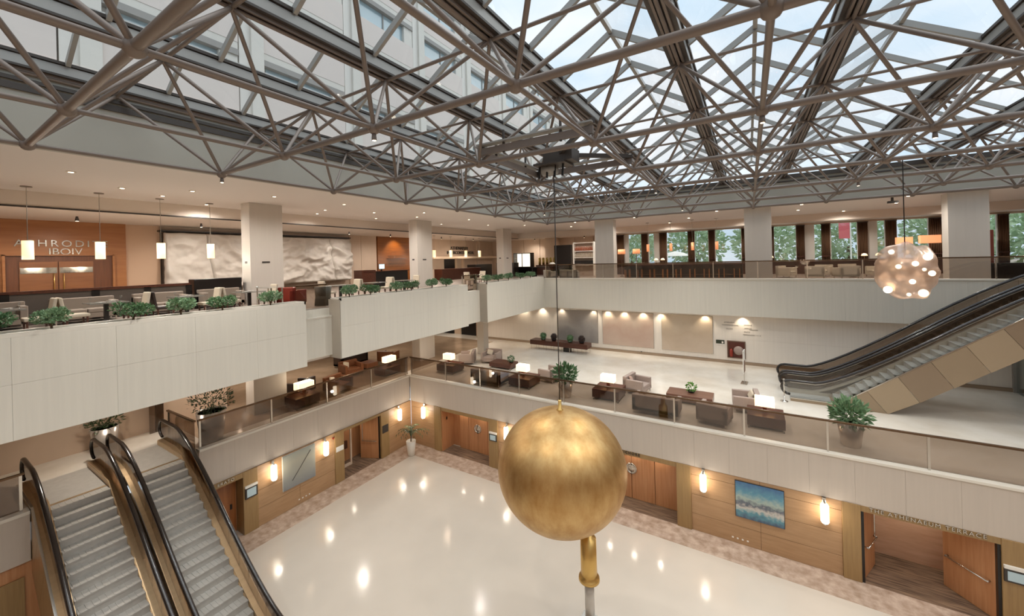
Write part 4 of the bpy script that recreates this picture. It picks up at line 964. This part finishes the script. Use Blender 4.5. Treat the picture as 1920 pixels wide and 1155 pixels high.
# dining tables and chairs
def dchair(label, loc, rz, m, arms=False, group=None):
    t = thing('dining_chair', label, 'chair', loc, rz, group)
    B(-.26, .26, -.26, .24, .38, .48).build('seat', m, t, bevel=.03)
    b = MB().prism([(.20, .44), (.28, .44), (.36, .98), (.28, .98)], 'x', -.25, .25).build('backrest', m, t, bevel=.03)
    for sx in (-1, 1):
        for sy in (-1, 1): B(sx*.22-.02, sx*.22+.02, sy*.2-.02, sy*.2+.02, 0, .39).build('leg', wood_dark, t)
        if arms: B(sx*.27-.03, sx*.27+.03, -.2, .25, .48, .66).build('armrest', m, t, bevel=.02)
    return t
def dtable(label, loc, w_=.85, d=.85, m=clearg):
    t = thing('dining_table', label, 'table', loc)
    B(-w_/2, w_/2, -d/2, d/2, .72, .75).build('tabletop', mat('pale_tabletop', '#8f8b82', .12, spec=.7), t)
    B(-.25, .25, -.25, .25, 0, .03).build('base', black, t); B(-.05, .05, -.05, .05, .03, .72).build('pedestal', black, t)
    return t
def setting(label, loc, seed):
    t = thing('place_setting', label, 'tableware', loc); rnd = random.Random(seed)
    for k in range(2):
        x, y = (-.2, .15) if k else (.2, -.15)
        MB().lathe([(.02, 0), (.10, .012), (.11, .02)], 14, (x, y, 0)).build('plate', whitep, t, True)
        MB().lathe([(.03, 0), (.006, .01), (.006, .09), (.035, .12), (.03, .18)], 10, (x*.4, y+.2*(1 if k else -1), 0)).build('wine_glass', clearg, t, True)
WH = ['at the left picture edge', 'behind the second shrub', 'behind the third shrub', 'behind the fourth shrub', 'left of the big column']
rows = [(1.6, 'near the left picture edge'), (3.6, 'between the second and third shrubs'), (5.6, 'behind the fourth shrub'), (7.6, 'before the big column')]
for k, (y, s) in enumerate(rows):
    dtable('pale square dining table %s' % s, (-16.9, y, UZ)); setting('plates and glasses on the dining table %s' % s, (-16.9, y, UZ+.75), k)
    dchair('cream high backed dining chair %s, right side of its table' % s, (-16.9, y+.64, UZ), 0, fabric_cream)
    dchair('%s dining chair %s, left side of its table' % ('dark' if k % 2 == 0 else 'cream', s), (-16.9, y-.64, UZ), math.pi, fabric_dark if k % 2 == 0 else fabric_cream)
    armchair('taupe two seat bench along the partition %s' % s, (-19.3, y, UZ), math.radians(-90)+math.pi, mat('taupe_bench', '#8f8275', .8), 1.5, .7, 'bench_seat', 'bench', pillow=False)
rows2 = [(11.4, 'just past the planter gap'), (13.4, 'below the reception desk'), (15.4, 'right of the second column'), (22.0, 'in the far left corner')]
for k, (y, s) in enumerate(rows2):
    dtable('pale dining table %s' % s, (-16.6, y, UZ))
    dchair('cream dining chair right of the table %s' % s, (-16.6, y+.64, UZ), 0, fabric_cream)
    dchair('cream dining chair left of the table %s' % s, (-16.6, y-.64, UZ), math.pi, fabric_cream)
# red and dark furniture behind the planter gap
armchair('red upholstered armchair behind the planter gap', (-16.6, 9.1, UZ), math.radians(200), red, .8, .8, pillow=False)
tag(MB().lathe([(.34, 0), (.3, .4), (.34, .8), (.3, .8)], 18).build('round_stool', mat('dark_olive', '#4a4030', .5), None, True, loc=(-15.55, 9.85, UZ)), 'dark olive drum seat behind the planter gap', 'stool')
t = thing('tall_stand', 'pale glass topped stand before the big column', 'table', (-15.65, 7.75, UZ))
B(-.45, .45, -.3, .3, .9, .93).build('top', clearg, t)
for sx in (-.4, .4):
    for sy in (-.25, .25): B(sx-.02, sx+.02, sy-.02, sy+.02, 0, .9).build('leg', chrome, t)
# reception desk, monitor and wood niche with glasses
t = thing('reception_desk', 'black and dark wood reception desk left of the second column', 'desk', (-24, 20.4, UZ))
B(-.4, .4, -2.4, 1.9, 0, 1.12).build('counter', black, t, bevel=.01); B(-.45, .45, -2.5, -1.3, 0, 1.26).build('side_block', wood_dark, t); B(-.5, .5, -2.4, 1.95, 1.12, 1.17).build('worktop', wood_dark, t)
t = thing('desk_monitor', 'bright screen on the reception desk', 'monitor', (-23.8, 19.85, UZ+1.17), math.radians(15))
B(-.02, .02, -.36, .36, .12, .52).build('bezel', black, t); B(.02, .026, -.33, .33, .15, .49).build('screen', monitor, t); B(-.05, .05, -.05, .05, 0, .14).build('foot', black, t)
nw = struct('wall_niche', B(-28, -27.85, 22.85, 26.6, UZ, 13.22), mat('niche_wood', '#93571f', .35, col2='#7a4417', scale=(1, .6, 6), nscale=1.2), 'amber wood wall panel behind the reception')
for z, s in ((11.25, 'upper'), (10.55, 'lower')):
    t = thing('glass_shelf', 'lit %s glass shelf on the amber wood wall' % s, 'shelf', (-27.7, 24.9, z))
    B(-.15, .15, -1.1, 1.1, -.02, 0).build('board', wood_dark if s == 'upper' else clearg, t)
    for k in range(12):
        g = thing('wine_glass', 'clear stem glass on the %s shelf of the amber wall' % s, 'glass', (-27.7, 23.95+.17*k, z), 0, 'glasses on the %s amber wall shelf' % s)
        MB().lathe([(.05, 0), (.01, .01), (.01, .12), (.06, .18), (.05, .3)], 8).build('cup', clearg, g, True)
lamp('SPOT', (-26.6, 24.7, 13.1), 160, (1, .75, .45), .1, 90, None, .7, (-1, 0, -1.2))
# far left: sign wall, dark doorway, counters
fs = thing('hotel_sign', 'two lines of dark raised letters on the far beige wall above the pendants', 'sign', (-27.9, 34.5, 12.1))
text('lettering', 'ATHENAEUM', .5, darkgrey, (0, -.3, .2), L_WALL, fs, .03, 1.05); text('lettering', 'INTERCONTINENTAL', .5, darkgrey, (0, 0, -.3), L_WALL, fs, .03, 1.0)
struct('door_7', B(-27.98, -27.88, 31.6, 33.3, UZ, 11.1), black, 'dark doorway below the far sign')
struct('trim_8', MB().box(-28, -26.8, 28.8, 41, 11.15, 11.4).box(-28, -27.8, 33.3, 33.6, UZ, 11.15).box(-28, -27.8, 34.6, 34.9, 10.0, 11.1), mat('pale_canopy', '#dcc0a2', .7), 'pale canopy band along the far wall')
tag(B(-.5, .5, -3, 3, 0, 1.05).build('bar_counter', wood_dark, None, bevel=.02, loc=(-24.6, 30, UZ)), 'dark wood counter behind the second column', 'counter')
tag(B(-.6, .6, -1.5, 1.5, 0, 1.35).build('black_cabinet', black, None, bevel=.02, loc=(-25.4, 34.6, UZ)), 'black cabinet left of the third column', 'cabinet')
tag(B(-1.1, 1.1, -.5, .5, 0, 1.45).build('black_cabinet', black, None, bevel=.02, loc=(-22.2, 35.3, UZ)), 'black cabinet right of the third column', 'cabinet')
t = thing('display_case', 'lit glass display case with black frame beside the third column', 'display case', (-21.5, 37.6, UZ+.9))
MB().box(-1.1, 1.1, -.4, .4, 0, .06).box(-1.1, 1.1, -.4, .4, 1.5, 1.58).box(-1.1, -1.02, -.4, .4, .06, 1.5).box(-.04, .04, -.4, -.34, .06, 1.5).box(1.02, 1.1, -.4, .4, .06, 1.5).build('frame', black, t)
B(-1.0, 1.0, .3, .34, .06, 1.5).build('lit_back', mat('display_glow', '#fff3dc', .8, emit='#fff0d8', estr=1.1), t)
for z in (.5, 1.0): B(-1.0, 1.0, -.3, .3, z, z+.02).build('shelf', clearg, t)
B(-1.1, 1.1, -.45, .4, -.9, 0).build('plinth', black, t)
t = thing('coffee_buffet', 'dark buffet counter with steel dispensers below the pale stone wall', 'counter', (-18.7, 38.4, UZ))
B(-1.5, 1.3, -.4, .4, 0, 1.1).build('counter', wood_dark, t, bevel=.01)
for k in range(5): MB().lathe([(.14, 1.1), (.14, 1.85), (.08, 1.9)], 12, (-1.2+.45*k, 0, 0)).build('dispenser', mat('brass_dispenser', '#b8a25a', .25, .8), t, True)
t = thing('grand_table', 'dark table with a white lamp at the terrace corner', 'table', (-16.3, 32.6, UZ))
B(-1.4, 1.2, -.5, .5, .95, 1.02).build('top', black, t)
for sx in (-1.2, 1.0): B(sx-.06, sx+.06, -.4, .4, 0, .95).build('leg', black, t)
MB().lathe([(.3, 1.25), (.16, 1.4)], 14, (.7, 0, 0)).build('white_cover', whitep, t, True); MB().lathe([(.02, 1.02), (.02, 1.25)], 8, (.7, 0, 0)).build('cover_stem', chrome, t)
for k, (x, y, s) in enumerate(((-14.2, 29.2, 'leftmost'), (-12.9, 29.6, 'second'), (-12.0, 28.9, 'right'))):
    armchair('pale grey tub chair behind the corner glass, %s of three' % s, (x, y, UZ), math.radians(150+20*k), mat('pale_grey_fabric', '#a39a8c', .85), .85, .8, pillow=False)
# ceiling downlights over the left terrace
for k, (x, y) in enumerate([(-17.2, 3.0), (-19.3, 4.6), (-18.2, 6.3), (-20.2, 6.0), (-17.2, 8.8), (-21.6, 8.0), (-17.0, 12), (-19.5, 12.6), (-21.2, 13.2), (-18.5, 15), (-16.5, 17), (-20.8, 17), (-18.4, 18.3), (-17.0, 22), (-20.5, 23), (-18.5, 26.5), (-16.4, 29)]):
    t = thing('ceiling_downlight', 'small recessed downlight in the ceiling over the left terrace', 'ceiling light', (x, y, CZ), 0, 'downlights over the left terrace')
    MB().lathe([(.11, -.02), (.11, 0)], 14).build('trim_ring', mat('downlight_ring', '#d8ccc0', .4), t); MB().lathe([(.06, -.026), (.06, -.021)], 14).build('lens', bulb, t)
    lamp('SPOT', (0, 0, -.06), 250, (1, .95, .89), .2, 165, t, .8)
for k, (x, y) in enumerate([(-25, 1.5), (-25, 4.5), (-25, 9), (-25, 13), (-25, 18), (-25.2, 22), (-25, 28), (-25, 33), (-21, 39.4), (-15, 39.4)]):
    t = thing('track_spot', 'small spotlight on the lower ceiling of the left terrace', 'ceiling light', (x, y, 13.22), 0, 'spots on the lower terrace ceiling')
    MB().lathe([(.06, -.2), (.07, -.18), (.04, -.02), (.04, 0)], 10).build('housing', steel_dark, t, True); MB().lathe([(.05, -.206), (.05, -.2)], 10).build('lens', bulb, t)
    lamp('SPOT', (0, 0, -.24), 200, (1, .94, .87), .15, 150, t, .8, (-.25, 0, -1))

# ================================================================ RIGHT TERRACE
WY0 = 40.
ww = struct('wall_right_terrace_back', MB().box(-12.3, 18, WY0, WY0+.3, 13.1, 13.35).box(-12.3, 18, WY0, WY0+.3, UZ, 9.7), wall_beige, 'window wall behind the right terrace lounge')
wins = [(-10.49, -9.21), (-8.49, -7.98), (-6.79, -4.89), (-4.33, -3.17), (-2.60, -.54), (1.86, 3.41), (4.6, 5.1), (5.66, 7.29), (8.44, 8.89), (9.54, 11.24), (14.23, 14.57), (15.1, 17)]
edges = [-12.3]
for k, (a, b) in enumerate(wins):
    edges += [a, b]
    wn = struct('window_%d' % (k+3), label='tall window of the right terrace lounge')
    B(a, b, WY0+.1, WY0+.12, 9.7, 13.1).build('glass_pane', clearg, wn)
    MB().box(a-.04, a+.02, WY0+.05, WY0+.2, 9.7, 13.1).box(b-.02, b+.04, WY0+.05, WY0+.2, 9.7, 13.1).box(a, b, WY0+.05, WY0+.2, 9.7, 9.76).build('window_frame', whitep, wn)
edges.append(18)
for i in range(0, len(edges), 2): B(edges[i], edges[i+1], WY0+.02, WY0+.3, 9.7, 13.1).build('pier', mat('white_pier', '#d9d3ca', .6), ww)
def curtain_(label, x0, x1):
    t = thing('curtain', label, 'curtain', ((x0+x1)/2, WY0-.12, 9.2)); n = 24; w_ = x1-x0; mb = MB(); vs = []
    for z in (0, 3.85):
        for k in range(n+1): vs.append((-w_/2+w_*k/n, .06*math.sin(k*math.pi/2)+.01*math.sin(k*1.7), z))
    mb.add(vs, [(k, k+1, n+2+k, n+1+k) for k in range(n)]); o = mb.build('drape', curtain, t, True)
    s = o.modifiers.new('thickness', 'SOLIDIFY'); s.thickness = .015
    B(-w_/2-.03, w_/2+.03, -.02, .06, 3.82, 3.9).build('rail', steel_dark, t)
    B(-w_/2, w_/2, -.075, .075, 1.25, 1.33).build('dark_border', wood_dark, t)
CUR = [(-11.64, -10.92, 'farthest left, right of the pale column'), (-9.16, -8.54, 'left of the first narrow window'), (-7.43, -6.79, 'left of the parasol view'), (-4.89, -4.33, 'right of the parasol view'), (-3.12, -2.64, 'left of the wide window before the middle column'), (-.5, -.15, 'just left of the middle column'), (1.5, 1.86, 'just right of the middle column'), (3.41, 3.96, 'right of the first lounge window'), (5.05, 5.6, 'left of the flag window'), (7.29, 7.88, 'right of the flag window'), (8.9, 9.5, 'behind the globe chandelier'), (11.24, 11.9, 'left of the right column'), (14.57, 15.05, 'right of the right column')]
for a, b, s in CUR: curtain_('brown curtain %s' % s, a, b)
# black bar cabinet and bottle shelves
tag(B(-.9, .9, -.25, .25, 0, 3.1).build('black_cabinet', black, None, bevel=.01, loc=(-16.0, 36.1, UZ)), 'tall black cabinet left of the bottle shelves', 'cabinet')
t = thing('bar_shelving', 'pale shelving with rows of bottles left of the first right column', 'shelving', (-13.8, 36.1, UZ))
MB().box(-1.05, -.95, -.25, .25, 0, 3.3).box(1.0, 1.1, -.25, .25, 0, 3.3).build('upright', whitep, t); B(-1, 1, .2, .25, 0, 3.3).build('back_panel', mat('shelf_back', '#b5a292', .6), t)
for z in (1.05, 1.75, 2.4, 3.2): B(-1, 1, -.25, .25, z, z+.05).build('shelf', whitep, t)
B(-1, 1, -.2, .2, 1.1, 1.5).build('lower_box', black, t)
for r, (z, m, s) in enumerate(((2.45, mat('amber_bottle', '#a8502c', .15, spec=.8), 'top'), (1.8, mat('clear_bottle', '#c9bba8', .15, spec=.8), 'middle'))):
    for k in range(14):
        b = thing('bottle', '%s bottle on the %s shelf of the bar' % ('amber' if r == 0 else 'pale', s), 'bottle', (-14.68+.135*k, 36.0, UZ+z), 0, 'bottles on the %s bar shelf' % s)
        MB().lathe([(.045, 0), (.045, .28), (.018, .36), (.018, .46)], 8).build('body', m, b, True)
# long dark bar and stools
t = thing('long_bar', 'long black bar behind the right terrace rail', 'bar', (-4.8, 33.2, UZ))
B(-4.2, 4.4, -.3, .3, 0, .98).build('front', black, t, bevel=.01); B(-4.3, 4.5, -.38, .38, .98, 1.05).build('counter_top', wood_dark, t)
MB().tube([(-4.2, -.5, .25), (4.4, -.5, .25)], .03, 8).build('foot_rail', bronze, t)
for k in range(9):
    s = thing('bar_stool', 'dark bar stool with orange wood legs along the long black bar', 'stool', (-8.6+k*.98, 32.3, UZ), 0, 'stools along the long black bar')
    B(-.2, .2, -.2, .2, .68, .76).build('seat', fabric_dark, s, bevel=.02); B(-.2, .2, -.22, -.18, .76, 1.0).build('backrest', fabric_dark, s)
    for sx in (-.17, .17):
        for sy in (-.17, .17): B(sx-.02, sx+.02, sy-.02, sy+.02, 0, .68).build('leg', mat('orange_wood', '#b3743f', .4), s)
def drum_lamp(label, loc, r=.33, h=.42, zh=1.5, box=None):
    t = thing('floor_lamp', label, 'lamp', loc)
    MB().lathe([(.2, 0), (.2, .03), (.03, .05), (.03, zh), (.01, zh+.02)], 14).build('stand', wood_dark, t, True)
    if box: MB().box(-box, box, -.2, .2, zh, zh+h).build('shade', lampo, t)
    else: MB().lathe([(r, zh), (r*.94, zh+h)], 20).build('shade', lampo, t, True)
drum_lamp('orange drum floor lamp right of the first right column', (-9.7, 34.6, UZ), zh=2.0)
drum_lamp('orange drum floor lamp, second from the first right column', (-8.55, 35.2, UZ), zh=2.0)
drum_lamp('wide orange box lamp left of the right column', (9.75, 34.6, UZ), h=.5, zh=2.1, box=.46)
drum_lamp('orange box lamp partly behind the globe chandelier', (8.75, 35.3, UZ), h=.45, zh=2.1, box=.38)
for u, s in ((-7.6, 'first'), (-5.7, 'second'), (-4.0, 'third'), (-2.2, 'fourth')): pendant('orange tube pendant over the long bar, %s from the left' % s, u, 35.5, 11.9, 11.25, CZ, .11, lampo, None, 0)
def dome_lamp(label, loc):
    t = thing('dome_lamp', label, 'lamp', loc)
    MB().lathe([(.1, 0), (.1, .02), (.015, .03), (.015, .35)], 12).build('stand', bronze, t, True); MB().lathe([(.2, .33), (.16, .45), (.06, .52)], 16).build('shade', lampp, t, True)
tag(MB().box(-12, 12.9, -.25, .25, .95, 1.02).box(-12, 12.9, .1, .2, 0, .95).build('window_counter', wood_dark, None, loc=(0, 38.6, UZ)), 'dark counter running below the lounge windows', 'counter')
for x, s in ((-7.55, 'left of a pair near the parasol view'), (-6.95, 'right of a pair near the parasol view'), (1.55, 'beside the middle column'), (7.4, 'before the curtain right of the flag'), (8.2, 'left of the globe chandelier')): dome_lamp('small lit dome lamp on the window counter, %s' % s, (x, 38.6, UZ+1.02))
cf = mat('ivory_fabric', '#c9bfae', .85, var=.06, nscale=20)
for k, (x, y, rz, s) in enumerate(((2.2, 33.0, 60, 'right of the middle column'), (3.65, 31.8, 170, 'second from the middle column'), (4.4, 34.6, -20, 'behind the second rail bay'), (5.2, 31.8, 200, 'before the round red table'), (7.15, 33.9, -70, 'right of the round red table'), (7.4, 32.0, 170, 'left of the globe chandelier'), (6.0, 35.6, 10, 'behind the round red table'))):
    armchair('ivory lounge chair %s' % s, (x, y, UZ), math.radians(rz), cf, 1.0, .9, pillow=False)
t = thing('round_table', 'round red wood table among the ivory lounge chairs', 'table', (5.85, 33.6, UZ))
MB().lathe([(.25, 0), (.05, .05), (.05, .6), (.4, .64), (.4, .68)], 20).build('top', wood_dark, t, True)
tag(B(-1.4, 1.4, -.4, .4, 0, .85).build('dark_sideboard', black, None, bevel=.02, loc=(12.6, 32.5, UZ)), 'dark sideboard right of the right column', 'sideboard')
tag(B(-.3, .3, -.25, .25, 0, 2.9).build('red_panel', mat('dark_red_panel', '#6b3328', .5), None, loc=(13.6, 38.9, UZ)), 'narrow dark red panel right of the right column', 'panel')
# downlights along the edge of the right terrace ceiling
for k, (x, y) in enumerate([(-12.1, 29.8), (-7.3, 29.75), (-1.8, 29.75), (2.85, 29.75), (7.6, 29.75), (12.5, 29.75), (-10, 33.5), (-4, 33.5), (3, 33.5), (8, 33.5), (-14, 33.5), (-12, 37), (-6, 37), (0, 37), (6, 37), (12, 37)]):
    t = thing('ceiling_downlight', 'small recessed downlight in the ceiling over the right terrace', 'ceiling light', (x, y, CZ), 0, 'downlights over the right terrace')
    MB().lathe([(.11, -.02), (.11, 0)], 14).build('trim_ring', mat('downlight_ring', '#d8ccc0'), t); MB().lathe([(.08, -.03), (.08, -.021)], 14).build('lens', bulb, t)
    lamp('SPOT', (0, 0, -.06), 330, (1, .94, .86), .2, 165, t, .8)
# globe chandelier on a wire from the space frame
gc = thing('globe_chandelier', 'dented copper mesh globe lamp with glowing bulbs, hanging at right', 'chandelier', (3.85, 15.472, 10.2))
mb = MB().ball((0, 0, 0), .66, 40, 26)
mb.v = [tuple(Vector(v)*(.96+.30*abs(noise.noise(Vector(v)*2.4+Vector((3.1, 0, 1))))+.04*noise.noise(Vector(v)*6))) for v in mb.v]
shell = bpy.data.materials.new('copper_mesh'); shell.use_nodes = True
_nt = shell.node_tree; _b = _nt.nodes['Principled BSDF']; _b.inputs['Base Color'].default_value = (*lin('#b89f8e'), 1); _b.inputs['Metallic'].default_value = .6; _b.inputs['Roughness'].default_value = .35
_t = _nt.nodes.new('ShaderNodeBsdfTransparent'); _m = _nt.nodes.new('ShaderNodeMixShader'); _m.inputs['Fac'].default_value = .42
_nt.links.new(_b.outputs[0], _m.inputs[1]); _nt.links.new(_t.outputs[0], _m.inputs[2]); _nt.links.new(_m.outputs[0], _nt.nodes['Material Output'].inputs['Surface'])
mb.v = [(v[0], v[1], v[2]*1.16) for v in mb.v]; mb.build('globe_shell', shell, gc, True)
right = Vector((_r.x, _r.y, 0)); fw = Vector((_f.x, _f.y, 0))
for u, v, d, r in ((.10, .36, -.52, .10), (-.28, .20, -.55, .07), (.05, -.04, -.66, .075), (-.34, -.24, -.52, .07), (-.62, -.46, -.1, .10), (.24, -.56, -.25, .11), (-.02, -.60, -.1, .05), (.66, .02, .1, .05), (-.1, .5, .3, .07), (.3, .1, .5, .07)):
    p = right*u+fw*d; MB().ball((p.x, p.y, v*1.12), r, 14, 10).build('bulb', bulbg, gc, True)
MB().tube([(0, 0, .6), (0, 0, FZ-10.2)], .012, 6).build('wire', black, gc)
lamp('POINT', (0, 0, -.1), 14, (1, .8, .58), .3, parent=gc)
tag(MB().box(-.2, .25, -.1, .1, -.12, 0).box(-.05, .05, -.05, .05, 0, .2).build('ceiling_speaker', steel_dark, None, loc=(7.0, 30.0, CZ-.2)), 'dark bracketed fitting on the right terrace ceiling edge', 'fitting')

# ================================================================ OUTSIDE THE LOUNGE WINDOWS
struct('floor_outside', B(-40, 50, 41, 90, 8.6, 8.9), mat('pale_paving', '#cfd2cf', .8), 'pale paving outside the lounge windows')
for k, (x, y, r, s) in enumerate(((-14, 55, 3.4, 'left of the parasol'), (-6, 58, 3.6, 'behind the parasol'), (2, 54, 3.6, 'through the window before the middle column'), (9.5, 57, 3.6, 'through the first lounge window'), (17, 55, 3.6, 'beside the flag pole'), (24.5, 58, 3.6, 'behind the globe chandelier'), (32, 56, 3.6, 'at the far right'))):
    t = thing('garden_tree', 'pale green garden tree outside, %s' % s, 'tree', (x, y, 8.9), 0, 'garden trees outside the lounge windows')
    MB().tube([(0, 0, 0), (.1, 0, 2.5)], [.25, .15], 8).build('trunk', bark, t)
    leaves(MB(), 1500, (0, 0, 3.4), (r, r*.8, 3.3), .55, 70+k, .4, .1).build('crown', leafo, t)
t = thing('garden_parasol', 'white garden parasol outside the lounge window', 'parasol', (-7.2, 47.5, 8.9))
MB().lathe([(.03, 0), (.03, 2.4)], 8).build('pole', whitep, t); MB().lathe([(1.7, 1.9), (.9, 2.25), (.03, 2.45)], 12).build('canopy', whitep, t)
t = thing('flag_pole', 'white pole with a red flag outside the lounge window', 'flag', (8.6, 50, 8.9))
MB().lathe([(.07, 0), (.05, 7)], 8).build('pole', whitep, t); B(-.9, -.02, -.01, .01, 3.2, 5.2).build('flag', mat('red_flag', '#d8646a', .8), t)

# ================================================================ LABELS OF THE REPEATS, BY PLACE IN THE PICTURE
ORD = 'first second third fourth fifth sixth seventh eighth ninth tenth eleventh twelfth thirteenth fourteenth fifteenth sixteenth seventeenth eighteenth nineteenth twentieth'.split()
def pix(p):
    q = Vector(p)-Vector((0,0,ZC)); z = q.dot(_f)
    return (960+FPX*q.dot(_x)/z, 487.9+FPX*q.dot(_dn)/z) if z > .2 else (-9999, 0)
_by = {}
for o in COL.objects:
    if o.parent is None and o.get('group') and o.get('label'): _by.setdefault((o['group'], o['label']), []).append(o)
for (g, base), os_ in _by.items():
    if len(os_) < 2: continue
    vis = sorted([o for o in os_ if 0 <= pix(o.location)[0] <= 1920 and 0 <= pix(o.location)[1] <= 1155], key=lambda o: pix(o.location)[0])
    for k, o in enumerate(vis): o['label'] = '%s, %s from the left' % (base, ORD[k])
    for o in os_:
        if o not in vis: o['label'] = '%s, beyond the picture edge' % base
